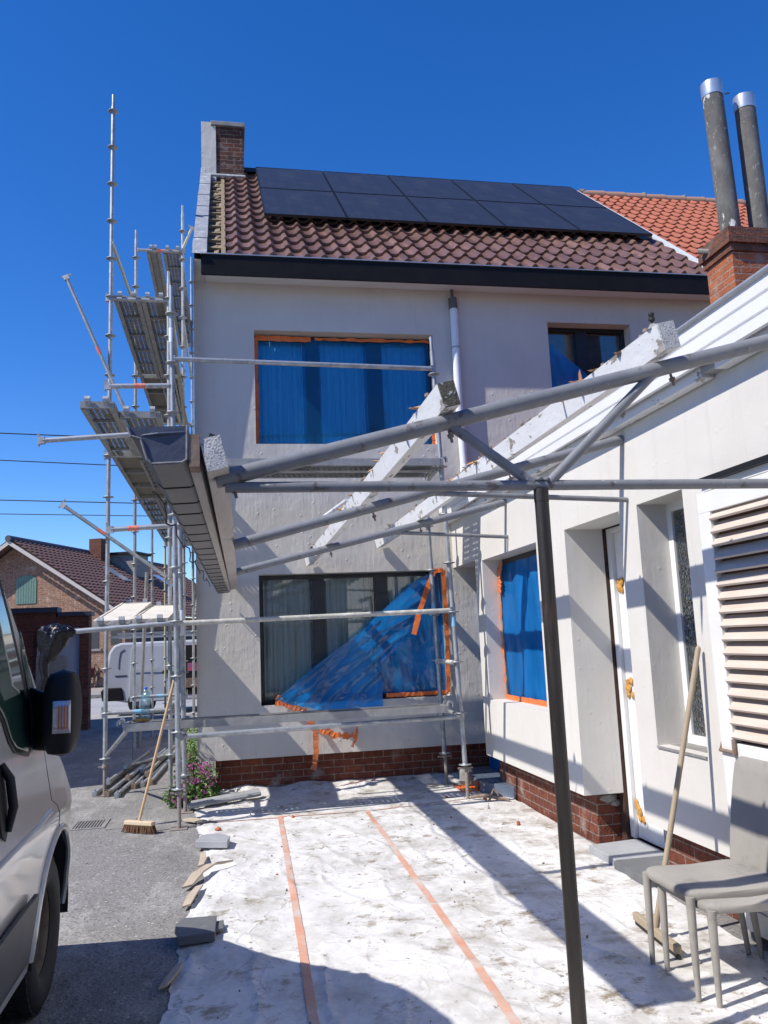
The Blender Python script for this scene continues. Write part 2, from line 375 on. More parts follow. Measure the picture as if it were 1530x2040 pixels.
batten_mat = pmat('batten_wood', (.29, .22, .135), (.20, .15, .09), scale=9, rough=.8, stretch=(1, 6, 6), spots=((.16, .12, .08), 12, .58, .15))
felt_mat = pmat('roof_felt', (.10, .075, .055), (.20, .15, .10), scale=6, rough=.9)
dark_frame = pmat('window_frame', (.013, .014, .016), rough=.38)
curtain_mat = pmat('curtain', (.94, .94, .94), (.86, .87, .88), scale=2, rough=.9, stretch=(14, 14, .3))
room_mat = pmat('room_dark', (.05, .055, .06), rough=.9)
glass = glass_mat('window_glass', (.95, .98, .97), .05)
glass_clear = glass_mat('van_glass', (.14, .26, .21), .04)
textured_glass = glass_mat('textured_glass', (.45, .52, .47), .12, .08, bump=.02, bscale=38)
blue_film = film_mat('blue_film', (.33, .78, 1.0), (.022, .38, 1.0), .17, .035, wr=5, wamp=.008, stretch=(1, 1, .55))
blue_film_dark = film_mat('blue_film_loose', (.27, .71, 1.0), (.022, .37, 1.0), .42, .07, wr=1.8, wamp=.012)
blue_film_sunny = film_mat('blue_film_sunlit', (.24, .68, 1.0), (.022, .34, .98), .55, .06, wr=4, wamp=.02, stretch=(1, 1, .4))  # more opaque copy of the blue film, sunlit brightness put into it
clear_film = film_mat('clear_film', (.97, .98, .98), (.6, .65, .7), .008, .018, wr=6, wamp=.03, stretch=(.6, 1, 2.5))
orange_tape = pmat('orange_tape', (.80, .20, .045), (.62, .14, .03), scale=12, rough=.45, bump=.006, bscale=40)
orange_film = film_mat('orange_film', (.95, .35, .12), (.85, .24, .06), .75, .10, wr=20, wamp=.02)
zinc_pipe = pmat('zinc', (.42, .44, .46), (.33, .35, .37), scale=10, rough=.45, metal=.5)
pvc_pipe = pmat('white_downpipe', (.78, .79, .81), (.70, .71, .74), scale=5, rough=.35)
asphalt = asphalt_mat('asphalt')
road_mat = pmat('road', (.32, .315, .31), (.36, .355, .345), scale=.8, rough=.95, bump=.004, bscale=90)
pave_mat = brick_mat('paving', (.34, .30, .27), (.40, .36, .32), (.25, .22, .20), bw=.22, bh=.11, ms=.006, dark=(.26, .22, .2))
galv = pmat('galvanised', (.47, .49, .50), (.26, .275, .29), scale=11, rough=.42, metal=.55, rough2=.65, spots=((.62, .62, .60), 16, .62, .10), spots2=((.16, .15, .14), 22, .68, .08))
galv_dirty = pmat('plaster_caked_steel', (.52, .51, .44), (.40, .40, .36), scale=12, rough=.8, spots=((.68, .66, .60), 9, .5, .12), spots2=((.55, .50, .20), 5, .60, .1), bump=.006, bscale=26)
yellow_steel = pmat('yellowed_steel', (.48, .43, .20), (.42, .42, .36), scale=6, rough=.6)
perf = perforated_mat('perforated_steel', (.25, .25, .235), (.14, .12, .10))
perf_white = pmat('plaster_covered_deck', (.72, .68, .60), (.60, .56, .49), scale=7, rough=.9, bump=.012, bscale=30, spots=((.40, .36, .30), 26, .62, .08))
deck_steel = pmat('deck_steel', (.36, .37, .37), (.25, .25, .24), scale=8, rough=.55, metal=.3, spots=((.56, .56, .55), 14, .62, .1))
ply = pmat('deck_plywood', (.26, .235, .20), (.20, .18, .15), scale=5, rough=.85, stretch=(1, .2, 1))
sticker_red = pmat('red_sticker', (.70, .10, .06), (.75, .3, .22), scale=60, rough=.5)
sticker_white = pmat('white_sticker', (.72, .78, .82), rough=.5)
sticker_blue = pmat('blue_sticker', (.22, .46, .66), rough=.5)
bag_mat = pmat('black_bag', (.006, .006, .008), rough=.13, bump=.010, bscale=34, spec=.35)
steel_tube = pmat('painted_steel', (.225, .232, .245), (.17, .175, .185), scale=9, rough=.5, spots=((.11, .095, .09), 15, .60, .06), spots2=((.40, .40, .40), 34, .64, .05), bump=.001, bscale=30)
post_steel = pmat('worn_post', (.026, .022, .019), (.060, .052, .046), scale=7, rough=.45, metal=.3, stretch=(3, 3, .35), spots=((.50, .48, .45), 60, .71, .03), spots2=((.13, .075, .05), 6, .6, .15))
old_white = pmat('flaking_white', (.74, .74, .745), (.66, .66, .655), scale=5, rough=.8, spots=((.27, .235, .20), 15, .585, .03), spots2=((.50, .48, .45), 4, .58, .12), bump=.003, bscale=30, stretch=(1, .5, 1))
endgrain = pmat('weathered_endgrain', (.66, .66, .66), (.46, .46, .46), scale=14, rough=.9, spots=((.20, .195, .19), 110, .55, .08), bump=.008, bscale=110)
grey_wood = pmat('greyed_timber', (.42, .38, .35), (.52, .48, .45), scale=7, rough=.85, stretch=(3, .3, 3), bump=.003, bscale=30, spots=((.22, .18, .15), 12, .64, .06))
brown_timber = pmat('bare_timber', (.20, .13, .09), (.30, .22, .17), scale=10, rough=.85, bump=.004, bscale=30)
splinter_mat = pmat('fresh_splinter', (.62, .34, .13), (.50, .24, .09), scale=25, rough=.7)
rubber = pmat('black_rubber', (.012, .012, .013), (.02, .02, .02), scale=20, rough=.7)
epdm = pmat('gutter_sheet', (.165, .16, .158), (.215, .21, .205), scale=6, rough=.6, stretch=(1, .5, 1), spots=((.30, .295, .29), 5, .60, .2), bump=.003, bscale=10)
epdm_end = pmat('gutter_end_sheet', (.060, .072, .105), (.085, .10, .14), scale=7, rough=.35, bump=.006, bscale=9)
tarp_mat = None
pale_slab = pmat('bluestone', (.30, .31, .325), (.36, .37, .38), scale=8, rough=.7, bump=.002, bscale=60, spots=((.5, .5, .49), 12, .62, .1))
dark_slab = pmat('dark_tile', (.115, .12, .13), (.15, .155, .16), scale=8, rough=.6, bump=.002, bscale=60, spots=((.22, .22, .22), 5, .58, .15))
cardboard = pmat('scrap_wood', (.50, .42, .33), (.41, .335, .25), scale=8, rough=.85, stretch=(4, 1, 1))
chair_fabric = pmat('grey_fabric', (.345, .325, .292), (.275, .26, .235), scale=3, rough=.9, bump=.0012, bscale=240, spots=((.20, .19, .17), 6, .54, .2), spots2=((.55, .53, .50), 46, .70, .04))
broom_wood = pmat('broom_handle', (.62, .42, .22), (.54, .36, .19), scale=7, rough=.5, stretch=(5, 5, .6))
broom_wood_old = pmat('old_handle', (.40, .32, .22), (.33, .27, .19), scale=7, rough=.65, stretch=(5, 5, .6))
bristle = pmat('bristle', (.22, .11, .055), (.13, .065, .035), scale=40, rough=.9, stretch=(1, 1, .2))
foam_mat = pmat('pu_foam', (.62, .33, .07), (.48, .22, .04), scale=20, rough=.7, bump=.02, bscale=30)
white_door = pmat('white_door_paint', (.76, .76, .75), (.70, .70, .68), scale=4, rough=.5, spots=((.45, .42, .38), 30, .70, .05))
slat_wood = pmat('louvre_slat', (.62, .535, .46), (.54, .44, .36), scale=6, rough=.65, stretch=(4, .6, 4), spots=((.45, .28, .18), 9, .66, .1))
rust = pmat('rusty_iron', (.16, .085, .05), (.28, .24, .20), scale=20, rough=.8)
van_paint = pmat('van_paint', (.62, .60, .555), (.64, .62, .575), scale=3, rough=.28, metal=.2, coat=.9)
van_black = pmat('van_black_plastic', (.014, .014, .015), rough=.55, spec=.3)
lens_clear = pmat('indicator_lens', (.72, .72, .72), (.55, .55, .55), scale=90, rough=.15, metal=.4, stretch=(1, 1, .15))
lens_amber = pmat('amber_bulb', (.65, .20, .03), (.45, .10, .02), scale=60, rough=.2)
rim_mat = pmat('dirty_rim', (.15, .12, .085), (.07, .06, .05), scale=14, rough=.6, metal=.5)
white_van = pmat('white_van_paint', (.52, .545, .60), (.56, .585, .64), scale=2, rough=.25, coat=.5)
cement_pipe = pmat('fibre_cement', (.17, .165, .155), (.085, .082, .078), scale=7, rough=.95, stretch=(1, 1, .5), spots=((.62, .61, .58), 7, .635, .03), spots2=((.30, .30, .28), 26, .58, .1), bump=.006, bscale=60)
concrete = pmat('concrete', (.30, .29, .27), (.20, .19, .175), scale=9, rough=.9, bump=.006, bscale=50, spots=((.10, .095, .09), 7, .58, .15))
green_paint = pmat('green_shutter', (.10, .18, .15), (.12, .21, .17), scale=6, rough=.6)
leaf_mat = pmat('leaf', (.055, .13, .022), (.10, .20, .04), scale=9, rough=.55)
leaf_yellow = pmat('leaf_pale', (.19, .27, .05), (.13, .22, .04), scale=9, rough=.55)
petal_mat = pmat('petal', (.70, .16, .48), (.55, .09, .36), scale=14, rough=.6)
wire_mat = pmat('cable', (.012, .02, .05), rough=.6)
water_mat = film_mat('bottle_plastic', (.70, .88, .93), (.35, .60, .70), .16, .12, wr=18, wamp=.02)
blue_cap = pmat('blue_cap', (.03, .12, .60), rough=.4)
label_mat = pmat('bottle_label', (.62, .72, .72), (.35, .5, .52), scale=14, rough=.5)
rubble_mat = pmat('rubble', (.16, .155, .15), (.25, .24, .23), scale=20, rough=.9)
rubble_brick = pmat('brick_chip', (.50, .17, .08), (.40, .12, .06), scale=20, rough=.9)
def make_tarp():
    m, nt, out = new_mat('white_tarp')
    b = N(nt, 'ShaderNodeBsdfPrincipled'); b.inputs['Roughness'].default_value = .5; b.inputs['Specular IOR Level'].default_value = .35
    vec = coords(nt)
    f1 = noise_fac(nt, coords(nt, (1, .7, 1)), 2.0, detail=12, rough=.74, lo=.46, hi=.64)
    col = mix_col(nt, f1, (.72, .715, .70), (.46, .44, .405))
    f0 = noise_fac(nt, vec, .9, detail=3, lo=.38, hi=.56)                      # where boots carried the dirt
    f2 = noise_fac(nt, coords(nt, (1, 1.15, 1)), 3.4, detail=14, rough=.80, lo=.54, hi=.61)
    sx = N(nt, 'ShaderNodeSeparateXYZ'); L(nt, vec, sx.inputs[0])
    rr = N(nt, 'ShaderNodeMapRange'); rr.inputs['From Min'].default_value = .3; rr.inputs['From Max'].default_value = 2.1; rr.inputs['To Max'].default_value = .9; L(nt, sx.outputs['X'], rr.inputs['Value'])
    fr_ = N(nt, 'ShaderNodeMath', operation='ADD', use_clamp=True); L(nt, f0, fr_.inputs[0]); L(nt, rr.outputs[0], fr_.inputs[1])
    g2_ = noise_fac(nt, coords(nt, (1, 1.3, 1)), 1.9, detail=13, rough=.78, lo=.51, hi=.64)
    mg = N(nt, 'ShaderNodeMath', operation='MULTIPLY'); L(nt, rr.outputs[0], mg.inputs[0]); L(nt, g2_, mg.inputs[1])
    col = mix_col(nt, mg.outputs[0], col, (.30, .27, .215))
    ml = N(nt, 'ShaderNodeMath', operation='MULTIPLY'); L(nt, fr_.outputs[0], ml.inputs[0]); L(nt, f2, ml.inputs[1])
    col = mix_col(nt, ml.outputs[0], col, (.27, .225, .16))
    f3 = noise_fac(nt, coords(nt, (1, .8, 1)), 17, detail=8, rough=.7, lo=.62, hi=.66)
    col = mix_col(nt, f3, col, (.22, .205, .18))
    # creases: thin ridges along distorted cell edges
    nd = N(nt, 'ShaderNodeTexNoise'); nd.inputs['Scale'].default_value = 1.6; nd.inputs['Detail'].default_value = 4; L(nt, vec, nd.inputs['Vector'])
    hs_ = []
    for sc_, dist, wid, amp in ((.9, 1.5, .03, .9), (2.6, .9, .05, .4)):
        ma = N(nt, 'ShaderNodeVectorMath', operation='MULTIPLY_ADD'); L(nt, nd.outputs['Color'], ma.inputs[0]); ma.inputs[1].default_value = (dist, dist, 0); L(nt, coords(nt, (1, .75, 1)), ma.inputs[2])
        v = N(nt, 'ShaderNodeTexVoronoi', feature='DISTANCE_TO_EDGE'); v.inputs['Scale'].default_value = sc_; L(nt, ma.outputs[0], v.inputs['Vector'])
        mr = N(nt, 'ShaderNodeMapRange', interpolation_type='SMOOTHSTEP'); mr.inputs['From Max'].default_value = wid; mr.inputs['To Min'].default_value = amp; mr.inputs['To Max'].default_value = 0; L(nt, v.outputs['Distance'], mr.inputs['Value']); hs_.append(mr.outputs[0])
    n = N(nt, 'ShaderNodeTexNoise'); n.inputs['Scale'].default_value = 9; n.inputs['Detail'].default_value = 9; n.inputs['Roughness'].default_value = .68; L(nt, vec, n.inputs['Vector'])
    h = n.outputs['Fac']
    for q in hs_:
        a = N(nt, 'ShaderNodeMath', operation='ADD'); L(nt, h, a.inputs[0]); L(nt, q, a.inputs[1]); h = a.outputs[0]
    bp = N(nt, 'ShaderNodeBump'); bp.inputs['Strength'].default_value = .8; bp.inputs['Distance'].default_value = .005
    L(nt, h, bp.inputs['Height']); L(nt, bp.outputs[0], b.inputs['Normal'])
    L(nt, col, b.inputs['Base Color'])
    L(nt, b.outputs[0], out.inputs['Surface']); return m
tarp_mat = make_tarp()
tape_ground = pmat('orange_ground_tape', (.60, .28, .18), (.60, .38, .29), scale=5, rough=.6, spots=((.58, .53, .48), 2.2, .48, .16), spots2=((.25, .2, .16), 30, .68, .05), bump=.006, bscale=20)
# ------------------------------------------------------------------ camera, sky, sun
YAW, PITCH, ROLL, FPX = 0.188932709, 0.152866536, -0.0424159278, 1643.465
fw = Vector((math.sin(YAW) * math.cos(PITCH), math.cos(YAW) * math.cos(PITCH), math.sin(PITCH)))
r0 = Vector((math.cos(YAW), -math.sin(YAW), 0)); u0 = r0.cross(fw)
rt = r0 * math.cos(ROLL) + u0 * math.sin(ROLL); up = -r0 * math.sin(ROLL) + u0 * math.cos(ROLL)
cd = bpy.data.cameras.new('camera'); cam = bpy.data.objects.new('camera', cd); COL.objects.link(cam)
cam.matrix_world = Matrix(((rt.x, up.x, -fw.x, 0), (rt.y, up.y, -fw.y, 0), (rt.z, up.z, -fw.z, 1.6), (0, 0, 0, 1)))
cd.sensor_fit = 'VERTICAL'; cd.sensor_height = 24; cd.lens = 24 * FPX / 2040; cd.clip_start = .05; cd.clip_end = 3000
sc.camera = cam
SUN = Vector((1, .30, -1.16)).normalized()
ld = bpy.data.lights.new('sun', 'SUN'); ld.energy = 5.0; ld.angle = math.radians(.53); ld.color = (1, .945, .865)
lo = bpy.data.objects.new('sun', ld); COL.objects.link(lo); lo.rotation_euler = SUN.to_track_quat('-Z', 'Y').to_euler(); lo.location = (-20, -5, 25)
w = bpy.data.worlds.new('World'); sc.world = w; w.use_nodes = True
wn = w.node_tree; bg = wn.nodes['Background']
sky = wn.nodes.new('ShaderNodeTexSky'); sky.sky_type = 'NISHITA'; sky.sun_disc = False
sky.sun_elevation = math.asin(-SUN.z); sky.sun_rotation = math.atan2(-SUN.x, -SUN.y) % (2 * PI)
sky.altitude = 900; sky.air_density = 1.0; sky.dust_density = 0.15; sky.ozone_density = 5.0
hs = wn.nodes.new('ShaderNodeHueSaturation'); hs.inputs['Saturation'].default_value = 1.29; hs.inputs['Hue'].default_value = .512; hs.inputs['Value'].default_value = 1.0
wn.links.new(sky.outputs[0], hs.inputs['Color']); wn.links.new(hs.outputs[0], bg.inputs[0]); bg.inputs[1].default_value = .15; hs.inputs['Value'].default_value = 1.13
sc.view_settings.view_transform = 'Standard'; sc.view_settings.look = 'None'; sc.view_settings.exposure = 0.2; sc.view_settings.gamma = 1
sc.cycles.max_bounces = 8; sc.cycles.transparent_max_bounces = 24
sc.cycles.caustics_reflective = False; sc.cycles.caustics_refractive = False
# ------------------------------------------------------------------ ground
tag(MB().add([(-400, -200, 0), (400, -200, 0), (400, 900, 0), (-400, 900, 0)], [(0, 1, 2, 3)]).build('ground', asphalt), kind='structure')
tag(MB().add([(-90, 20.9, .004), (60, 20.9, .004), (60, 30.5, .004), (-90, 30.5, .004)], [(0, 1, 2, 3)]).build('road', road_mat), kind='structure')
tag(MB().box(-90, 60, 30.5, 36.2, -.2, .12).build('pavement', pave_mat), kind='structure')
tag(MB().box(-90, 60, 30.36, 30.497, -.2, .125).build('kerb', concrete), kind='structure')
# ------------------------------------------------------------------ main house
chimney_brick = brick_mat('dark_red_brick', (.17, .055, .035), (.085, .035, .028), (.30, .26, .22), dark=(.03, .018, .015))
TAN = math.tan(math.radians(41)); COSR = math.cos(math.radians(41)); SINR = math.sin(math.radians(41))
Y0, ZE = 9.07, 6.005
RID = 13.0
def rp(x, s, h=0):        # point on the front roof slope, s metres up from the eave, h above the slope
    return (x, Y0 + s * COSR - h * SINR, ZE + s * SINR + h * COSR)
SLEN = (RID - Y0) / COSR
house = thing('rendered_house', 'grey rendered two storey house with black gutter, brown tiled roof and brick plinth', 'house', (0, 9.45, 0))
YF = 9.33
W = MB()
UPW = (.325, 2.48, 3.875, 5.245); LOW = (.328, 2.455, .935, 2.372); SMW = (3.975, 5.10, 4.45, 5.455)
wall(W, 'y', YF, -.355, 6.36, .385, 5.83, [UPW, LOW, SMW], .185, 1)
W.add([(-.355, YF, .385), (2.9, YF, .385), (2.9, 9.45, .385), (-.355, 9.45, .385)], [(0, 1, 2, 3)])
zr = ZE + (RID - Y0) * TAN
W.add([(-.355, YF, .385), (-.355, YF, ZE + .19), (-.355, RID, zr + .02), (-.355, 16.7, ZE + .19), (-.355, 16.7, .385)], [(0, 1, 2, 3, 4)])
W.add([(-.355, 16.7, 0), (-.355, 16.7, ZE), (6.36, 16.7, ZE), (6.36, 16.7, 0)], [(0, 1, 2, 3)])
W.add([(6.36, YF, .385), (6.36, 16.7, .385), (6.36, 16.7, ZE), (6.36, RID, zr - .1), (6.36, YF, ZE - .1)], [(0, 1, 2, 3, 4)])
W.add([(-.355, YF, .385), (-.355, YF, 5.83), (-.215, YF, 5.83), (-.215, 9.065, 5.965), (-.355, 9.105, 5.995)], [(0, 1, 4), (1, 2, 3, 4)])
W.build('rendered_wall', plaster, house)
pl = MB(); pl.box(-.17, 2.95, 9.45, 9.6, 0, .384); pl.box(-.17, -.05, 9.6, 16.6, 0, .384); pl.build('brick_plinth', red_brick, house)
MB().box(-.335, 6.35, 9.7, 9.72, .4, 5.8).build('dark_backing', room_mat, house)  # added backing sheet, the shade of the rooms put into its dark colour
# eave: soffit, black box gutter
MB().hexa([(-.215, 9.06, 5.785), (6.36, 9.06, 5.785), (6.36, 9.327, 5.815), (-.215, 9.327, 5.815)], [(-.215, 9.06, 5.80), (6.36, 9.06, 5.80), (6.36, 9.327, 5.83), (-.215, 9.327, 5.83)]).build('soffit', soffit_mat, house)
MB().box(-.266, 6.36, 9.02, 9.057, 5.775, 6.012).build('black_gutter', black_fascia, house)
MB().box(-.270, 6.36, 9.005, 9.055, 6.015, 6.026).build('gutter_rim', rim_alu, house)
# tiled front slope: modelled pantiles
def pantile(u):           # u 0..1 across one tile
    return -.14 * math.sin(PI * u / .46) if u < .46 else math.sin(PI * (u - .46) / .54) ** 1.2
def tiles(x0, ncol, cw, nrow, rh, lift, amp, seg=8):
    vs, fs = [], []; rnd = random.Random(3); nx = ncol * seg + 1
    def hh(i): return amp * pantile((i % seg) / seg)
    for r in range(nrow):
        s0 = r * rh; s1 = min((r + 1) * rh + .02, SLEN)
        jit = [rnd.uniform(-.005, .005) for _ in range(ncol + 1)]
        o = len(vs)
        for i in range(nx):
            j = jit[min(i // seg, ncol)]; h = hh(i); x = x0 + i * cw / seg
            sag = .012 * math.sin(PI * ((i % seg) / seg))
            vs += [rp(x, s0 + j - .004 - sag, h + lift - .032), rp(x, s0 + j - sag, h + lift), rp(x, s1 + j * .3, h)]
        for i in range(nx - 1):
            a = o + 3 * i; b = a + 3
            fs += [(a, b, b + 1, a + 1), (a + 1, b + 1, b + 2, a + 2)]
    return MB().add(vs, fs)
tiles(0.0, 31, .2, 14, SLEN / 14, .042, .050).build('roof_tiles', tile_mat, house, smooth=True)
u = MB(); u.add([rp(-.22, 0, -.05), rp(6.36, 0, -.05), rp(6.36, SLEN, -.05), rp(-.22, SLEN, -.05)], [(0, 1, 2, 3)])
u.build('roof_underlay', felt_mat, house)
MB().add([(-.355, RID, zr - .02), (6.36, RID, zr - .02), (6.36, 17, ZE - .1), (-.355, 17, ZE - .1)], [(0, 1, 2, 3)]).build('rear_slope', tile_mat, house)
rc = MB()
for i in range(16): rc.tube((.35 + i * .375, RID, zr - .01), (.35 + i * .375 + .39, RID, zr - .005), .075, 12, r2=.085)
rc.build('ridge_tiles', tile_mat, house, smooth=True)
vf = MB(); vs = []
for i in range(31):
    s = -.06 + (SLEN + .1) * i / 30
    wob = .012 * noise.noise(Vector((s * 3, 1, 0)))
    vs += [rp(-.372 + wob, s, .0), rp(-.366 + wob, s, .055), rp(-.205 + wob * .6, s, .055), rp(-.20 + wob * .6, s, -.03)]
vf.add(vs, [(4 * i + a, 4 * i + a + 1, 4 * i + a + 5, 4 * i + a + 4) for i in range(30) for a in range(3)]).build('verge_flashing', lead_mat, house)
seams = MB()
for s in (.62, 1.75, 2.35, 3.1, 3.9): seams.bar(rp(-.374, s, .0565), rp(-.204, s + .02, .0565), .012, .006, up=(0, -SINR, COSR))
seams.build('flashing_seam', black_alu, house)
for i in range(15):
    s = .06 + i * (SLEN - .15) / 14
    MB().bar(rp(-.2, s + random.uniform(-.02, .02), -.012), rp(.0, s + random.uniform(-.02, .02), -.012), .035, .03, up=(0, -SINR, COSR)).build('batten', batten_mat, house)
MB().bar(rp(-.015, .02, .005), rp(-.015, SLEN - .05, .005), .05, .05, up=(0, -SINR, COSR)).build('counter_batten', batten_mat, house)
# felt scraps in the stripped verge
fs_ = MB()
for i in range(22):
    s = random.uniform(.1, SLEN - .2); x = random.uniform(-.19, -.06)
    fs_.add([rp(x, s, -.02), rp(x + random.uniform(.03, .1), s + .03, -.005), rp(x + .07, s + random.uniform(.1, .16), .005), rp(x + .01, s + .13, -.02)], [(0, 1, 2, 3)])
fs_.build('torn_felt', batten_mat, house)
# gable chimney
ch = MB().box(-.115, .33, 12.65, 13.35, 8.85, 10.02).build('chimney', chimney_brick, house)
MB().box(-.352, -.118, 12.63, 13.37, 8.85, 10.085).build('rendered_side', plaster, ch)
MB().box(-.20, .355, 12.60, 13.42, 10.022, 10.10).build('cap', concrete, ch, bevel=.01)
MB().bar((.30, 12.93, 9.42), (.60, 12.93, 9.42), .16, .07).build('ridge_vent', black_alu, house)
fl = MB(); fl.bar(rp(-.2, SLEN - .62, .07), rp(.34, SLEN - .62, .07), .12, .03, up=(0, -SINR, COSR)); fl.build('chimney_flashing', lead_mat, house)
# party wall flashing to the orange roof
MB().bar(rp(6.25, -.02, .05), rp(6.25, SLEN - .02, .05), .09, .05, up=(0, -SINR, COSR)).build('party_flashing', pmat('pale_flashing', (.66, .68, .70), (.55, .57, .60), scale=8, rough=.6, bump=.01, bscale=12), house)
# downpipe
dp = MB().curve([(2.745, 9.27, 5.60), (2.745, 9.27, 4.4), (2.77, 9.27, 3.46)], .046, 16).build('downpipe', pvc_pipe, house, smooth=True)
MB().tube((2.745, 9.27, 5.56), (2.738, 9.27, 5.70), .053, 16).tube((2.738, 9.27, 5.70), (2.736, 9.27, 5.815), .018, 10).build('outlet', pmat('outlet_dark', (.10, .09, .08), rough=.6), dp, smooth=True)
MB().tube((2.745, 9.27, 5.06), (2.745, 9.27, 5.075), .052, 16).box(2.735, 2.755, 9.27, 9.33, 5.06, 5.072).build('bracket', zinc_pipe, dp)
MB().tube((2.77, 9.27, 3.52), (2.77, 9.27, 3.60), .054, 16).build('socket', pvc_pipe, dp, smooth=True)
# windows
blind_grey = pmat('blind_grey', (.62, .66, .64), (.48, .53, .51), scale=2, rough=.8, stretch=(14, 14, .3))
def win_y(o, cols, name='window', y=9.505, curtain=curtain_mat):
    a, b, c, e = o
    P = lambda u, z, d: (u, y + d, z)
    m = MB(); frame_rect(m, P, a, b, c, e, .05, .06)
    for p in cols: m.box(a + p[0] * (b - a), a + p[1] * (b - a), y - .004, y + .056, c + .05, e - .05)
    f = m.build('window', dark_frame, house)
    MB().box(a + .04, b - .04, y + .03, y + .034, c + .04, e - .04).build('pane', glass, f)
    if curtain:
        edges = [0] + [q for p in cols for q in p] + [1]
        for k in range(0, len(edges), 2):
            x0 = a + edges[k] * (b - a) + .03; x1 = a + edges[k + 1] * (b - a) - .03
            def fn(uu, vv, x0=x0, x1=x1): return (x0 + (x1 - x0) * uu, y + .10 + .016 * math.sin(uu * 40) + .008 * math.sin(uu * 97), c + (e - c) * vv)
            MB().grid(fn, 60, 1).build('curtain', curtain, f)
    return f
win_y(UPW, [(.285, .357), (.632, .712)])
win_y(LOW, [(.29, .352), (.628, .702)], curtain=blind_grey)
win_y(SMW, [(.40, .53)], curtain=None)
MB().box(SMW[0], SMW[1], 9.585, 9.595, SMW[2], SMW[3]).build('blind', pmat('dim_blind', (.17, .18, .19), (.11, .115, .12), scale=9, rough=.8), house)
MB().box(LOW[0] + .01, LOW[1] - .01, 9.36, 9.50, LOW[2] - .012, LOW[2] + .004).build('inner_sill', black_alu, house)
# ------------------------------------------------------------------ solar panels
pos_words = ['first from the chimney', 'second from the chimney', 'middle one of five', 'second from the orange roof', 'nearest the orange roof']
PW, PH = 1.112, 1.70; PX0 = .52; PS0 = (10.31 - Y0) / COSR
def panel_mesh():
    fr = MB()
    def q(x0, x1, s0, s1, h0, h1): fr.box(x0, x1, s0, s1, h0, h1)
    W_, H_ = PW - .016, PH - .02
    q(0, W_, 0, .014, 0, .035); q(0, W_, H_ - .014, H_, 0, .035); q(0, .014, .014, H_ - .014, 0, .035); q(W_ - .014, W_, .014, H_ - .014, 0, .035)
    return fr, MB().box(.014, W_ - .014, .014, H_ - .014, .004, .031)
proto = None
for r in range(2):
    for c in range(5):
        if proto is None:
            proto = thing('solar_panel', 'x', 'solar panel', (0, 0, 0), group='black solar panels on the tiled roof')
            fr, ce = panel_mesh(); fr.build('frame', black_alu, proto); ce.build('cell_sheet', cell_mat, proto)
            o = proto
        else: o = copy_tree(proto)
        o.location = rp(PX0 + c * PW, PS0 + r * PH, .125); o.rotation_euler = (math.radians(41), 0, 0)
        o['label'] = 'black solar panel in the %s row, %s' % (['lower', 'upper ridge'][r], pos_words[c])
# ------------------------------------------------------------------ neighbour with orange roof
nb = thing('neighbour_house', 'neighbouring house with bright orange tiled roof beyond the solar panels', 'house', (6.5, 9.45, 0))
MB().box(6.40, 12.5, 9.4, 16.6, 0, 5.95).build('wall', stack_brick, nb)
tiles(6.30, 33, .19, 17, SLEN / 17, .030, .036, 6).build('roof', orange_tile, nb, smooth=True)
MB().add([(6.42, RID, zr - .02), (12.5, RID, zr - .02), (12.5, 17, ZE - .1), (6.42, 17, ZE - .1)], [(0, 1, 2, 3)]).build('rear_slope', orange_tile, nb)
for i in range(15):
    x = 6.40 + i * .40
    rt_ = MB().tube((x, RID, zr + .0), (x + .41, RID, zr + .004), .085, 12, r2=.095).build('ridge_tile', pmat('ridge_tile', (.42, .20, .12), (.30, .22, .17), scale=9, rough=.9), nb, smooth=True)
    MB().chunk((x, RID, zr + .06), .07, .08, .06, i).build('mortar_bed', concrete, rt_)
# ------------------------------------------------------------------ plastic films on the house windows
def sheet(name, label, fn, nu, nv, mat, cat='plastic sheet', parent=None):
    o = MB().grid(fn, nu, nv).build(name, mat, parent, smooth=True, auto=False)
    if label: tag(o, label, cat)
    return o
def uf(u, v):
    x = .345 + (2.455 - .345) * u; z = 3.89 + (5.205 - 3.89) * v
    n = noise.noise(Vector((x * 2.2, z * 1.5, 3)))
    return (x, 9.475 + .012 * n, z)
f_up = sheet('blue_protective_film', 'taut blue plastic film taped over the wide upper window', uf, 60, 40, blue_film)
def tape(parent, pts, w, name='tape', mat=orange_tape, seed=0, nrm=(0, -1, 0), jit=.14):
    rnd = random.Random(seed); n = 24; P = [Vector(p) for p in pts]; N_ = Vector(nrm)
    # resample
    L_ = [0]
    for a, b in zip(P[:-1], P[1:]): L_.append(L_[-1] + (b - a).length)
    vs = []
    for i in range(n + 1):
        t = L_[-1] * i / n; k = max(j for j in range(len(P)) if L_[j] <= t + 1e-9); k = min(k, len(P) - 2)
        f = (t - L_[k]) / max(1e-6, L_[k + 1] - L_[k]); c = P[k].lerp(P[k + 1], f); d = (P[k + 1] - P[k]).normalized()
        s = d.cross(N_).normalized(); w1 = w * (1 + rnd.uniform(-jit, jit)) / 2; w2 = w * (1 + rnd.uniform(-jit, jit)) / 2
        vs += [c + s * w1 + N_ * rnd.uniform(0, .012), c - s * w2 + N_ * rnd.uniform(0, .012)]
    return MB().add(vs, [(2 * i, 2 * i + 1, 2 * i + 3, 2 * i + 2) for i in range(n)]).build(name, mat, parent, auto=False)
tape(f_up, [(.345, 9.46, 3.90), (.345, 9.46, 5.20)], .05, seed=1)
tape(f_up, [(.34, 9.46, 5.195), (1.0, 9.46, 5.19)], .065, seed=2)
tape(f_up, [(1.05, 9.46, 5.20), (2.46, 9.46, 5.20)], .035, seed=3, jit=.5)
tape(f_up, [(.36, 9.46, 3.89), (2.46, 9.46, 3.89)], .018, seed=4)
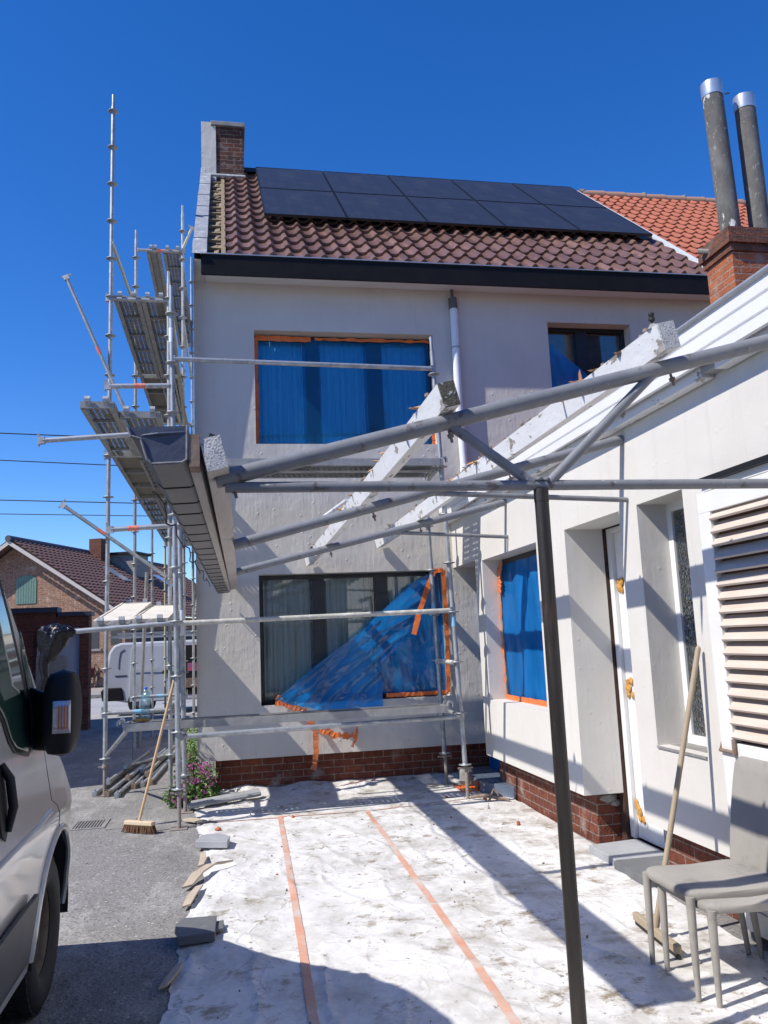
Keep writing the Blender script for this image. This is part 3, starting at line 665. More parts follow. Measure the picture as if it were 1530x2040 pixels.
tape(f_up, [(2.46, 9.46, 3.9), (2.46, 9.46, 4.12)], .05, seed=5)
# small upper window: blue film hanging on its left
sf = MB()
def smf(u, v):
    z = 4.46 + .62 * v * 1.2; wmax = .95 * (1 - v) + .02
    x = 3.99 + wmax * u
    return (x, 9.475 + .015 * noise.noise(Vector((x * 3, z * 3, 1))), 4.46 + (.80 - .0 * u) * v)
f_sm = sheet('blue_protective_film', 'blue plastic film drooping off the small upper window beside the white downpipe', smf, 30, 24, blue_film_sunny)
tape(f_sm, [(4.0, 9.49, 5.02), (4.12, 9.49, 4.75), (4.30, 9.49, 4.5)], .045, seed=6, mat=orange_tape)
# lower window: loose film torn off on the left
LB = [(2.36, 2.366), (2.094, 2.243), (1.753, 1.952), (1.432, 1.677), (1.068, 1.434), (.722, 1.206), (.49, 1.0)]
RB = [(2.455, 2.37), (2.458, 2.05), (2.456, 1.70), (2.452, 1.35), (2.445, 1.10), (2.43, .98), (2.30, .985)]
BT = [(.49, 1.0), (.66, .93), (.90, .88), (1.15, .80), (1.40, .775), (1.67, .785), (1.72, .98), (2.0, .985), (2.30, .985)]
def lerp_poly(P, t):
    t *= len(P) - 1; k = min(int(t), len(P) - 2); f = t - k
    return (P[k][0] + (P[k + 1][0] - P[k][0]) * f, P[k][1] + (P[k + 1][1] - P[k][1]) * f)
RB2 = [(2.37, 2.362), (2.25, 2.16), (2.12, 1.88), (2.03, 1.62), (1.86, 1.48), (1.67, 1.33), (1.69, 1.08), (1.70, .80)]
def lf(u, v):          # loose sheet: v 0 top .. 1 bottom, pulled towards the upper right corner
    a = lerp_poly(LB, v); b = lerp_poly(RB2, v)
    if v > .72:
        bt = lerp_poly(BT[:6], u); k = (v - .72) / .28
        a2 = lerp_poly(LB, .72); b2 = lerp_poly(RB2, .72)
        top = (a2[0] + (b2[0] - a2[0]) * u, a2[1] + (b2[1] - a2[1]) * u)
        x = top[0] + (bt[0] - top[0]) * k; z = top[1] + (bt[1] - top[1]) * k
    else:
        x = a[0] + (b[0] - a[0]) * u; z = a[1] + (b[1] - a[1]) * u
    al, ac = x * .80 + z * .60, z * .80 - x * .60          # along / across the pull direction
    e = .02 * noise.noise(Vector((v * 9, u * 3, 4))); x += e * (1 if u < .1 or u > .9 else .3); z += .5 * e
    wr = noise.noise(Vector((al * .9, ac * 3.4, 0))) * .085 + (1 - 2 * abs(noise.noise(Vector((al * 1.6 + 3, ac * 7, 0))))) * .030 + abs(noise.noise(Vector((al * 4, ac * 11, 2)))) * .022
    dd = .10 + .10 * v + wr * min(1, .25 + v * 1.4)
    if z < 1.0: dd = max(dd, .155 + .05 * noise.noise(Vector((x * 6, z * 8, 1))))
    return (x, 9.475 - max(.012, dd), z)
def ff(u, v):          # the half that is still taped
    z = 2.362 - 1.375 * v; xl = 2.37 - (2.37 - 2.03) * min(1, v / .54) if v < .54 else 2.03 - (2.03 - 1.70) * min(1, (v - .54) / .12)
    x = xl + (2.455 - xl) * u
    return (x, 9.468 - .03 * abs(noise.noise(Vector((x * 2.2, z * 1.1, 3)))) - .012 * abs(noise.noise(Vector((x * 7 + z * 2, z * 2, 8)))), z)
f_lo = sheet('blue_protective_film', 'crumpled blue plastic film torn half off the wide ground floor window', lf, 70, 80, blue_film_dark)
MB().grid(ff, 30, 50).build('taped_half', blue_film_dark, f_lo, smooth=True, auto=False)
tape(f_lo, [(2.452, 9.315, 2.365), (2.456, 9.315, 1.7), (2.44, 9.315, .975)], .05, seed=11)
tape(f_lo, [(1.72, 9.315, .975), (2.44, 9.315, .975)], .045, seed=12)
tape(f_lo, [(2.345, 9.34, 2.355), (2.235, 9.28, 2.14), (2.115, 9.235, 1.86), (2.045, 9.215, 1.64)], .06, seed=13)
tape(f_lo, [(2.33, 9.31, 2.36), (2.45, 9.31, 2.365)], .05, seed=14)
tape(f_lo, [(.50, 9.30, 1.03), (.58, 9.29, .95), (.78, 9.27, .86)], .065, seed=15, mat=orange_film)
tape(f_lo, [(.48, 9.30, .955), (.72, 9.28, .935)], .05, seed=16)
tape(f_lo, [(.78, 9.27, .88), (.90, 9.24, .66), (.905, 9.22, .42), (.87, 9.22, .24)], .06, seed=17, mat=orange_film)
tape(f_lo, [(.95, 9.24, .64), (1.14, 9.23, .58), (1.36, 9.23, .56)], .055, seed=18, jit=.8)
tape(f_lo, [(1.36, 9.24, .68), (1.35, 9.23, .55), (1.30, 9.23, .45)], .03, seed=19, jit=.6)
tape(f_lo, [(1.02, 9.26, .70), (1.10, 9.24, .55)], .045, seed=20, mat=orange_film)
def cf(u, v):
    x = .335 + 1.95 * u; z0 = 1.05 + .9 * u; z = z0 + (2.365 - z0) * v
    p = Vector((x * 1.2 + z * .6, z * 3, 0)); return (x, 9.485 - abs(noise.noise(p * 1.4)) * .04, z)
f_cl = sheet('clear_protective_film', 'clear shiny plastic film stretched across the left panes of the ground floor window', cf, 50, 30, clear_film)
# ------------------------------------------------------------------ annex
XA = 2.58
annex = thing('annex', 'pale rendered single storey annex with deep window recesses on the right', 'annex', (2.71, 5.0, 0))
A = MB()
OP = [(6.65, 8.205, .95, 2.365, .22), (5.10, 6.03, .385, 2.385, .315, 1), (4.30, 4.85, .885, 2.385, .21)]
wall(A, 'x', XA, .8, 8.448, .385, 3.06, OP, .22, 1)
A.add([(XA, 8.448, 2.39), (XA, 9.33, 2.39), (XA, 9.33, 3.06), (XA, 8.448, 3.06)], [(0, 1, 2, 3)])           # over the recessed door
A.add([(XA, 8.448, 2.39), (XA, 9.33, 2.39), (2.95, 9.33, 2.39), (2.95, 8.448, 2.39)], [(0, 1, 2, 3)])
A.add([(XA, 8.448, .385), (XA, 8.448, 2.39), (2.95, 8.448, 2.39), (2.95, 8.448, .385)], [(0, 1, 2, 3)])
for a, b in ((6.03, 8.448), (.8, 5.10)): A.add([(XA, a, .385), (XA, b, .385), (2.72, b, .385), (2.72, a, .385)], [(0, 1, 2, 3)])
A.build('rendered_wall', plaster_annex, annex)
P_ = MB(); P_.box(2.71, 3.2, 6.115, 8.44, 0, .384); P_.box(2.71, 3.2, .8, 5.085, 0, .384); P_.build('brick_plinth', red_brick, annex)
MB().box(2.895, 3.0, 6.0305, 6.11, 0.0, 2.384).build('bare_reveal', pmat('dark_gap', (.075, .032, .022), (.03, .018, .014), scale=14, rough=.95), annex)
MB().chunk((2.80, 6.11, .345), .075, .022, .04, 5).chunk((2.87, 6.11, .30), .05, .02, .03, 6).build('mortar_patch', concrete, annex)
MB().box(3.21, 3.23, .8, 9.3, 0, 3.0).build('dark_backing', room_mat, annex)  # added dark sheet standing in for the unlit annex interior
# roof, fascia
rs = math.tan(math.radians(20))
R_ = MB(); R_.add([(2.43, .8, 3.19), (2.43, 9.31, 3.19), (7.5, 9.31, 3.19 + 5.07 * rs), (7.5, .8, 3.19 + 5.07 * rs), (2.43, .8, 3.14), (2.43, 9.31, 3.14), (7.5, 9.31, 3.14 + 5.07 * rs), (7.5, .8, 3.14 + 5.07 * rs)],
                [(0, 1, 2, 3), (4, 5, 6, 7), (0, 1, 5, 4), (0, 3, 7, 4)])
R_.build('roof', brown_tile, annex)
fa = MB()
# three-board fascia: tilted cladding profile extruded along y
prof = [(2.425, 3.175), (2.432, 3.112), (2.445, 3.108), (2.445, 3.100), (2.434, 3.097), (2.440, 3.034), (2.452, 3.030), (2.452, 3.022), (2.442, 3.019), (2.448, 2.965), (2.475, 2.965), (2.455, 3.175)]
fa.prism(prof, lambda a, b: (a, .8, b), lambda a, b: (a, 9.31, b)).build('fascia', white_paint, annex)
MB().tube((2.425, .8, 3.19), (2.425, 9.31, 3.19), .018, 10).build('roof_edge_trim', zinc_pipe, annex)
# big window with blue film
P = lambda u, z, d: (2.80 + d, u, z)
m = MB(); frame_rect(m, P, 6.65, 8.205, .95, 2.365, .06, .05); m.box(2.796, 2.846, 7.40, 7.47, 1.01, 2.305)
wf = m.build('window', dark_frame, annex)
MB().box(2.82, 2.824, 6.70, 8.16, 1.0, 2.31).build('pane', glass, wf)
MB().grid(lambda a, b: (2.90 + .02 * math.sin(a * 50), 6.68 + 1.5 * a, .97 + 1.38 * b), 60, 1).build('curtain', curtain_mat, wf)
def af(u, v):
    y = 8.185 - 1.52 * u; z = .975 + 1.33 * v
    n = noise.noise(Vector((y * 4, z * 1.2, 5))) * .03 + abs(noise.noise(Vector((y * 9, z * 1.6, 2)))) * .02
    return (2.775 + n - .008, y, z)
f_an = sheet('blue_protective_film', 'wrinkled blue plastic film taped over the annex window behind the steel post', af, 50, 40, blue_film_sunny)
tape(f_an, [(2.745, 8.18, .975), (2.745, 8.18, 2.28)], .035, seed=31, nrm=(-1, 0, 0))
tape(f_an, [(2.745, 8.18, .975), (2.745, 6.68, .975)], .05, seed=32, nrm=(-1, 0, 0))
tape(f_an, [(2.74, 8.15, 2.02), (2.735, 8.12, 2.22), (2.74, 8.05, 2.33)], .085, seed=33, nrm=(-1, 0, 0), jit=.7)
# recessed door by the house corner, behind blue film
MB().box(2.90, 2.95, 8.46, 9.325, .06, 2.385).build('recessed_door', dark_frame, annex)
def rf(u, v):
    y = 8.46 + .86 * u; z = .05 + 2.05 * v
    return (2.868 + .02 * noise.noise(Vector((y * 5, z * 1.5, 7))), y, z)
f_rd = sheet('blue_protective_film', 'blue plastic film over the recessed door in the shaded house corner', rf, 24, 40, blue_film_sunny)
# white door under renovation
dr = MB().box(2.955, 2.995, 5.165, 5.955, .075, 2.34).build('door', white_door, annex)
m = MB(); m.box(2.925, 2.99, 5.96, 6.025, .07, 2.38); m.box(2.925, 2.99, 5.06, 5.16, .07, 2.38); m.box(2.925, 2.99, 5.16, 5.96, 2.342, 2.38); m.build('door_frame', white_door, dr)
m = MB(); m.box(2.95, 2.9545, 5.56, 5.575, .12, 2.3); m.build('panel_groove', pmat('groove_grey', (.40, .40, .39), rough=.8), dr)
for k, z in enumerate((1.93, 1.17, .27)):
    f_ = MB(); rnd = random.Random(k)
    for i in range(7): f_.chunk((2.945, 5.89 + rnd.uniform(-.05, .05), z + rnd.uniform(-.06, .06)), .012, .025, .035, i + 10 * k)
    f_.build('foam_patch', foam_mat, dr, smooth=True)
# narrow window with textured glass
P = lambda u, z, d: (2.785 + d, u, z)
m = MB(); frame_rect(m, P, 4.30, 4.85, .885, 2.385, .055, .04); wf2 = m.build('window', white_door, annex)
MB().box(2.80, 2.805, 4.35, 4.80, .935, 2.335).build('pane', textured_glass, wf2)
MB().box(2.90, 2.905, 4.25, 4.9, .85, 2.4).build('room_shade', pmat('dim_room', (.42, .47, .40), (.16, .19, .15), scale=6, rough=.9), wf2)  # backing board, dim room and glimmers in the glass painted into its colour
MB().hexa([(2.57, 4.305, .872), (2.785, 4.305, .872), (2.785, 4.845, .872), (2.57, 4.845, .872)], [(2.57, 4.305, .884), (2.785, 4.305, .8865), (2.785, 4.845, .8865), (2.57, 4.845, .884)]).build('window_sill', concrete, wf2)
# louvred shutter door
P = lambda u, z, d: (2.525 + d, u, z)
lv = MB(); frame_rect(lv, P, 3.0, 4.07, .09, 2.31, .11, .05)
lv.box(2.527, 2.573, 3.11, 3.96, .92, 1.0); lv.box(2.535, 2.565, 3.11, 3.96, .20, .92)
sh = lv.build('louvred_shutter', white_door, annex, bevel=.003)
for i in range(17):
    z = 1.04 + i * .0705
    MB().hexa([(2.515, 3.11, z - .008), (2.522, 3.11, z - .018), (2.570, 3.11, z + .036), (2.563, 3.11, z + .046)], [(2.515, 3.96, z - .008), (2.522, 3.96, z - .018), (2.570, 3.96, z + .036), (2.563, 3.96, z + .046)]).build('slat', slat_wood, sh)
MB().box(2.574, 2.578, 3.11, 3.96, 1.0, 2.2).build('mesh_backing', pmat('shutter_back', (.20, .12, .10), rough=.9), sh)
MB().tube((2.515, 4.07, .955), (2.515, 3.93, .955), .010, 8).tube((2.52, 4.07, .955), (2.55, 4.10, .985), .009, 8).tube((2.515, 3.94, .94), (2.515, 3.94, 1.02), .012, 8).build('hinge', rust, sh)
MB().box(2.50, 2.579, 2.9, 4.02, 2.355, 2.385).build('shutter_hood', black_alu, annex)
MB().box(2.53, 2.579, 2.9, 4.02, 2.315, 2.354).build('shutter_head', white_door, annex)
# annex brick chimney with two pipes
CH = MB(); CH.box(5.15, 6.3, 7.2, 7.66, 3.6, 5.41).build('chimney', stack_brick, annex)
ch2 = [o for o in bpy.data.objects if o.name.startswith('chimney')][-1]
ch2 = bpy.data.objects['chimney.001'] if 'chimney.001' in bpy.data.objects else ch2
cp = MB(); cp.box(5.125, 6.33, 7.175, 7.685, 5.412, 5.49); cp.box(5.095, 6.36, 7.145, 7.715, 5.492, 5.58); cp.box(5.105, 6.345, 7.155, 7.705, 5.582, 5.665); cp.build('corbel', brick_mat('sooty_brick', (.26, .10, .06), (.17, .075, .05), (.13, .11, .09), ms=.013, dark=(.06, .035, .03)), ch2)
for k, (x0, x1, zt) in enumerate(((5.345, 5.305, 7.50), (5.70, 5.688, 7.37))):
    c_ = MB().tube((x0, 7.45, 5.60), (x1, 7.45, zt - .13), .108, 20, cap=False).build('flue_pipe', cement_pipe, ch2, smooth=True)
    MB().lathe([(.112, -.02), (.116, 0), (.116, .14), (.100, .145), (.098, .02)], (x1, 7.45, zt - .14), 20).build('metal_cap', pmat('bright_zinc', (.62, .64, .66), (.52, .53, .55), scale=9, rough=.35, metal=.7), c_, smooth=True)
MB().tube((5.425, 7.40, 7.36), (5.47, 7.38, 7.365), .008, 6).build('clamp_screw', rust, ch2)
MB().tube((5.03, 7.60, 5.60), (5.12, 7.52, 5.56), .03, 8).build('ledge_scrap', concrete, ch2)
# ------------------------------------------------------------------ steel trusses of the stripped lean-to
def truss(label, y, L0, R0, tie, extra=None):
    t = thing('steel_truss', label, 'steel truss', (L0[0], y, L0[1]))
    MB().tube((L0[0], y, L0[1]), (R0[0], y, R0[1]), .0325, 20).build('rafter_tube', steel_tube, t, smooth=True)
    MB().tube((tie[0][0], y, tie[0][1]), (tie[1][0], y, tie[1][1]), .021 if y < 4 else .017, 14).build('tie_tube', steel_tube, t, smooth=True)
    return t
t1 = truss('nearest grey steel truss, standing on a dark steel post', 3.1, (-.045, 2.215), (2.578, 2.882), ((-.01, 2.187), (2.578, 2.187)))
def zr1(x): return 2.215 + (x + .045) * .2543
MB().tube((1.205, 3.1, 2.195), (.86, 3.1, zr1(.86)), .021, 14).build('strut', steel_tube, t1, smooth=True)
MB().tube((1.275, 3.1, 2.195), (1.80, 3.1, zr1(1.80)), .021, 14).build('strut', steel_tube, t1, smooth=True)
po = MB().tube((1.24, 3.1, 0.0), (1.24, 3.1, 2.17), .0285, 24).build('post', post_steel, t1, smooth=True)
MB().box(1.16, 1.32, 3.02, 3.18, 0, .008).build('foot_plate', post_steel, po)
MB().tube((1.24, 3.1, 2.12), (1.24, 3.1, 2.172), .030, 24).build('weld_collar', post_steel, po, smooth=True)
MB().chunk((1.225, 3.09, 2.21), .025, .02, .012, 3).chunk((1.26, 3.09, 2.21), .02, .02, .012, 4).build('weld_bead', steel_tube, t1, smooth=True)
t2 = truss('middle steel truss of thin grey tubes ending at the pale annex wall', 4.96, (.03, 2.19), (2.578, 2.845), ((1.226, 2.495), (2.578, 2.437)))
t3 = truss('farthest steel truss of thin grey tubes, nearest the house wall', 7.35, (.06, 2.235), (2.578, 2.832), ((1.43, 2.565), (2.578, 2.50)))
for t, y, xs in ((t1, 3.1, (.02, .87, 1.86)), (t2, 4.96, (.88, 1.78)), (t3, 7.35, (.9, 1.74))):
    for x in xs:
        zz = (2.215 + (x + .045) * .2543) if y < 4 else ((2.19 + (x - .03) * .257) if y < 6 else (2.235 + (x - .06) * .237))
        MB().tube((x, y, zz - .035), (x + .012, y, zz - .085), .006, 8).tube((x + .004, y, zz - .05), (x + .008, y, zz - .065), .013, 6).build('bolt', rust, t)
# ------------------------------------------------------------------ old white purlins
SL = math.atan(.25)
def purlin(label, a, b, y0, y1, mat, wdt, hgt, nspl, seed, end=endgrain, ang=SL, splits=True):
    """a,b: (x,z) of the section centre at the near and far end"""
    rnd = random.Random(seed)
    t = thing('timber_purlin', label, 'timber beam', (a[0], y0, a[1]))
    ca, sa = math.cos(ang), math.sin(ang)
    def sec(c, y, j=0): return [(c[0] + dx * ca - dz * sa, y, c[1] + dx * sa + dz * ca) for dx, dz in ((-wdt / 2, -hgt / 2), (wdt / 2, -hgt / 2), (wdt / 2, hgt / 2), (-wdt / 2, hgt / 2))]
    n = 24; vs = []; fs = []
    for i in range(n + 1):
        f = i / n; c = (a[0] + (b[0] - a[0]) * f, a[1] + (b[1] - a[1]) * f)
        s_ = sec(c, y0 + (y1 - y0) * f); vs += [(p[0] + .003 * noise.noise(Vector((i, k, seed))), p[1], p[2] + .003 * noise.noise(Vector((i, k + 9, seed)))) for k, p in enumerate(s_)]
    for i in range(n): fs += [(4 * i + k, 4 * i + (k + 1) % 4, 4 * i + 4 + (k + 1) % 4, 4 * i + 4 + k) for k in range(4)]
    fs.append((4 * n, 4 * n + 1, 4 * n + 2, 4 * n + 3))
    MB().add(vs, fs).build('beam', mat, t)
    e = MB(); q0 = [Vector(p) for p in sec(a, y0 + .002)]; ce = sum(q0, Vector()) / 4
    q1 = [ce + (p - ce) * .97 + Vector((0, -.012 + rnd.uniform(-.004, .004), 0)) for p in q0]
    e.hexa(q0, q1); e.build('sawn_end', end, t)
    for i in range(nspl):
        f = rnd.uniform(.02, .97); y = y0 + (y1 - y0) * f
        x = a[0] + (b[0] - a[0]) * f; z = a[1] + (b[1] - a[1]) * f
        dx = rnd.uniform(-.5, .3) * wdt; tx = x + dx * ca - hgt / 2 * sa; tz = z + dx * sa + hgt / 2 * ca
        ln = rnd.uniform(.035, .095); lean = rnd.uniform(-.8, .8)
        if rnd.random() < .62:
            m_ = MB(); wv = rnd.uniform(.012, .03)
            d = Vector((rnd.uniform(-1, .25), rnd.uniform(-.5, .5), rnd.uniform(-.1, .3))).normalized() * ln
            p = Vector((tx, y, tz - .004)); s_ = Vector((0, 1, 0)) * wv
            m_.add([p - s_, p + s_, p + d * .7 + s_ * .7, p + d, p + d * .65 - s_ * .6, p - s_ + Vector((.006, 0, .01)), p + s_ + Vector((.006, 0, .01)), p + d * .7 + s_ * .7 + Vector((0, 0, .008))],
                   [(0, 1, 2, 3, 4), (5, 6, 7, 3, 4), (0, 5, 4), (1, 6, 7, 2), (0, 1, 6, 5), (2, 3, 7)])
            m_.build('splinter', splinter_mat, t)
        else:
            MB().tube((tx, y, tz - .01), (tx + .008, y + .004, tz + .022), .004, 6).lathe([(.004, 0), (.013, .004), (.011, .016), (.003, .02)], (tx + .008, y + .004, tz + .016), 8).build('nail', rust, t)
    return t
mossy_end = pmat('mossy_endgrain', (.16, .15, .11), (.05, .05, .035), scale=24, rough=.95, spots=((.62, .62, .60), 32, .56, .05), bump=.02, bscale=60)
p1 = purlin('mossy white purlin whose cracked end rests beside the wide upper window', (.85, 2.532), (.885, 2.505), 3.0, 9.30, old_white, .068, .100, 46, 1, end=mossy_end)
p2 = purlin('thick flaking white purlin with sawn end standing beside the pale annex roof', (1.795, 2.79), (1.70, 2.70), 2.98, 9.30, old_white, .074, .115, 54, 2)
p0 = purlin('greyed timber purlin along the old gutter with weathered white end', (-.048, 2.285), (.040, 2.275), 2.96, 9.25, grey_wood, .078, .125, 10, 3)
# tall bolt on the second purlin's near end
MB().tube((1.76, 3.03, 2.83), (1.757, 3.03, 2.875), .006, 8).lathe([(.006, 0), (.014, .005), (.014, .016), (.008, .02), (.012, .026), (.012, .036), (.003, .042)], (1.757, 3.03, 2.868), 10).build('bolt', rubber, p2, smooth=True)
MB().lathe([(.03, 0), (.022, .012), (.01, .03)], (1.765, 3.035, 2.835), 10).build('washer', concrete, p2)
MB().hexa([(-.07, 3.0, 2.345), (-.05, 3.0, 2.35), (-.05, 3.04, 2.35), (-.07, 3.04, 2.345)], [(-.062, 3.0, 2.372), (-.035, 3.0, 2.362), (-.035, 3.04, 2.362), (-.062, 3.04, 2.372)]).build('bolt', rubber, p0)
# long splinter over the small window and peeled strip below the first purlin
MB().curve([(1.74, 3.95, 2.80), (1.62, 3.93, 2.81), (1.52, 3.92, 2.785)], [.008, .012, .003], 6).build('splinter', splinter_mat, p2)
MB().hexa([(.80, 5.6, 2.56), (.825, 5.6, 2.56), (.825, 5.6, 2.575), (.80, 5.6, 2.575)], [(.50, 5.75, 2.36), (.515, 5.75, 2.35), (.515, 5.76, 2.36), (.50, 5.76, 2.37)]).build('peeled_strip', old_white, p1)
# wall plates against the annex
w1 = purlin('white wall plate along the annex, long rear length under the fascia', (2.535, 2.965), (2.535, 2.965), 3.87, 9.28, old_white, .07, .11, 26, 4, ang=0)
w2 = purlin('short white wall plate nearest the camera on the annex wall', (2.535, 2.975), (2.535, 2.975), 2.0, 3.74, old_white, .07, .115, 6, 5, ang=0)
MB().box(2.50, 2.579, 3.742, 3.868, 2.93, 3.04).build('joint_block', pmat('grey_block', (.34, .34, .35), (.28, .28, .29), scale=9, rough=.8), w1)
for i in range(30):
    rnd = random.Random(100 + i); y = rnd.uniform(3.9, 9.0)
    MB().chunk((2.51 + rnd.uniform(-.01, .04), y, 3.03), rnd.uniform(.01, .03), rnd.uniform(.02, .07), rnd.uniform(.008, .02), i).build('rubble_crumb', rust if i % 3 else splinter_mat, w1)
# ------------------------------------------------------------------ old gutter and its board
gt = thing('box_gutter', 'dark box gutter of overlapping rubber sections hanging at the lean-to edge', 'gutter', (-.24, 2.95, 2.3))
NS = 19
gsec = [(-.345, 2.378), (-.332, 2.345), (-.300, 2.335), (-.278, 2.262), (-.262, 2.245), (-.160, 2.250), (-.142, 2.262), (-.140, 2.385)]
def gp(k, f, sc_=1.0, dz=0):
    x, z = gsec[k]; cx, cz = -.24, 2.31; x = cx + (x - cx) * sc_; z = cz + (z - cz) * sc_ + dz
    return (x + .148 * f, 2.95 + 6.28 * f, z - .066 * f)
edges = [0]
for i in range(NS): edges.append(edges[-1] + (1.25 if i == 0 else 1.0) * (1 + .12 * math.sin(i * 2.3)))
edges = [e / edges[-1] for e in edges]
for i in range(NS):
    f0, f1 = edges[i], edges[i + 1]; vs = []
    for f, s_ in ((f0, 1.0), (f1 + .0012, 1.045)):
        vs += [gp(k, f, s_) for k in range(8)]
    vs += [gp(k, f1 + .0012, .99) for k in range(8)]
    fs = [(k, k + 1, 9 + k, 8 + k) for k in range(7)] + [(8 + k, 9 + k, 17 + k, 16 + k) for k in range(7)]
    MB().add(vs, fs).build('gutter_section', epdm, gt, auto=False)
    e_ = MB()
    for k in range(2, 7): e_.tube(gp(k, f1 + .002, 1.035), gp(k + 1, f1 + .002, 1.035), .0065, 6)
    e_.build('joint_shadow_gap', rubber, gt)
vs = [gp(k, 0, 1.0) for k in range(8)] + [(x, y + .02, z) for x, y, z in [gp(k, 0, 1.0) for k in range(8)]]
MB().add(vs, [tuple(range(8)), tuple(range(15, 7, -1))] + [(k, (k + 1) % 8, 8 + (k + 1) % 8, 8 + k) for k in range(8)]).build('gutter_end', epdm_end, gt)
lip = MB(); lip.curve([gp(k, -.0005, 1.005) for k in range(8)], .006, 6); lip.build('ragged_lip', pmat('lip_grey', (.24, .24, .25), (.12, .12, .13), scale=60, rough=.8), gt)
MB().curve([(-.30, 2.955, 2.348), (-.24, 2.945, 2.354), (-.145, 2.955, 2.362)], .006, 6).build('end_fold', epdm_end, gt)
gb = MB()
def bd(f, x0, x1, z0, z1): return [(x + .115 * f, 2.97 + 6.25 * f, z - .05 * f) for x, z in ((x0, z0), (x1, z0), (x1, z1), (x0, z1))]
gb.hexa(bd(0, -.133, -.098, 2.235, 2.352), bd(1, -.133, -.098, 2.235, 2.352))
g_ = thing('gutter_board', 'bare brown fascia board squeezed between the box gutter and greyed purlin', 'board', (-.115, 2.97, 2.29))
gb.build('plank', grey_wood, g_)
MB().hexa(bd(-.004, -.134, -.097, 2.234, 2.353), bd(.012, -.134, -.097, 2.234, 2.353)).build('bare_end', brown_timber, g_)
MB().hexa(bd(0.012, -.1365, -.1335, 2.242, 2.285), bd(.98, -.1365, -.1335, 2.242, 2.285)).build('painted_edge', grey_wood, g_)
cbl = []
for i in range(6, 40):
    f = i / 39; x, y, z = gp(0, f); cbl.append((x - .012 + .012 * math.sin(i * 1.7), y, z - .035 + .03 * math.sin(i * 1.1) - .04 * math.sin(PI * f)))
tag(MB().curve(cbl, .0045, 6).build('cable', rubber), 'loose black cable dangling along the outer lip of the box gutter', 'cable')
# ------------------------------------------------------------------ scaffold parts
jack_iron = pmat('jack_iron', (.30, .255, .225), (.22, .19, .17), scale=14, rough=.75)
ros_mesh = None
def rosette_mesh():
    m_ = MB(); n = 16
    m_.lathe([(.0245, -.012), (.030, -.010), (.062, -.004), (.064, 0), (.062, .004), (.030, .004), (.0245, .012)], (0, 0, 0), 16)
    return m_
class Scaf:
    def __init__(s, name, label, loc): s.t = thing(name, label, 'scaffold', loc); s.loc = Vector(loc)
    def std(s, p, q, z0=.4, step=.5, mat=None, jack=True, skip=()):
        global ros_mesh
        p = Vector(p); q = Vector(q); mat = mat or galv
        zb = .33 if jack else 0
        d = (q - p); f0 = (zb - p.z) / d.z if jack else 0
        a = p + d * f0
        o = MB().tube(a, q, .0242, 14).build('standard', mat, s.t, smooth=True)
        if jack:
            jm = MB(); nthr = 26
            prof = [(.010, .006)]
            for i in range(nthr): prof += [(.0165, .01 + i * .0125), (.0192, .0165 + i * .0125)]
            jm.lathe(prof, tuple(p), 12); jm.build('jack_screw', jack_iron, o)
            MB().box(p.x - .075, p.x + .075, p.y - .075, p.y + .075, .002, .009).build('base_plate', jack_iron, o, bevel=.002)
            MB().lathe([(.026, 0), (.034, .004), (.034, .03), (.026, .034)], (a.x, a.y, a.z - .035), 12).bar((a.x - .075, a.y, a.z - .018), (a.x + .075, a.y, a.z - .018), .016, .016).build('jack_nut', jack_iron, o)
        z = z0; k = 0
        while z < q.z - .04:
            if k not in skip and z > zb:
                c = p + d * ((z - p.z) / d.z)
                if ros_mesh is None:
                    r = rosette_mesh().build('rosette', galv, o, smooth=True, local=True); ros_mesh = r.data
                else:
                    r = bpy.data.objects.new('rosette', ros_mesh); COL.objects.link(r); r.parent = o
                r.location = c - s.loc; OFF[r.name] = s.loc
            z += step; k += 1
        # tapered spigot
        MB().tube(q, q + d.normalized() * .16, .0185, 12).build('spigot', mat, o, smooth=True)
        return o
    def tube(s, p, q, name='ledger', mat=None, r=.0242, heads=True, sticker=None, head_only=None):
        p = Vector(p); q = Vector(q); mat = mat or galv
        o = MB().tube(p, q, r, 14).build(name, mat, s.t, smooth=True)
        d = (q - p).normalized(); sd = d.cross(Vector((0, 0, 1))).normalized() if abs(d.z) < .95 else Vector((1, 0, 0)); u_ = sd.cross(d)
        ends = [(p, -d), (q, d)]
        if head_only is not None: ends = [ends[head_only]]
        if heads:
            for e, dd in ends:
                hm = MB()
                hm.hexa([e + sd * a + u_ * b - dd * .015 for a, b in ((-.022, -.032), (.022, -.032), (.022, .032), (-.022, .032))], [e + sd * a + u_ * b + dd * .045 for a, b in ((-.014, -.036), (.014, -.036), (.014, .036), (-.014, .036))])
                hm.hexa([e + dd * .03 + sd * a + u_ * -.055 for a in (-.004, .004)] + [e + dd * .045 + sd * a + u_ * -.055 for a in (.004, -.004)], [e + dd * .025 + sd * a + u_ * .07 for a in (-.005, .005)] + [e + dd * .048 + sd * a + u_ * .07 for a in (.005, -.005)])
                hm.build('wedge_head', galv, o)
        if sticker:
            f, m_ = sticker; c = p.lerp(q, f); MB().tube(c - d * .05, c + d * .05, r + .0012, 14, cap=False).build('sticker', m_, o, smooth=True)
        return o
F = Scaf('house_scaffold', 'low galvanised steel scaffold in front of the ground floor window', (-.47, 7.95, 0))
S2b, S2t = (-.468, 7.95, 0), (-.525, 7.95, 4.98)
F.std(S2b, S2t, .345, mat=galv); F.std((-.452, 8.70, 0), (-.50, 8.70, 2.95), .355); F.std((2.276, 8.155, 0), (2.15, 8.155, 4.60), .345); F.std((2.292, 9.03, 0), (2.22, 9.03, 3.30), .345)
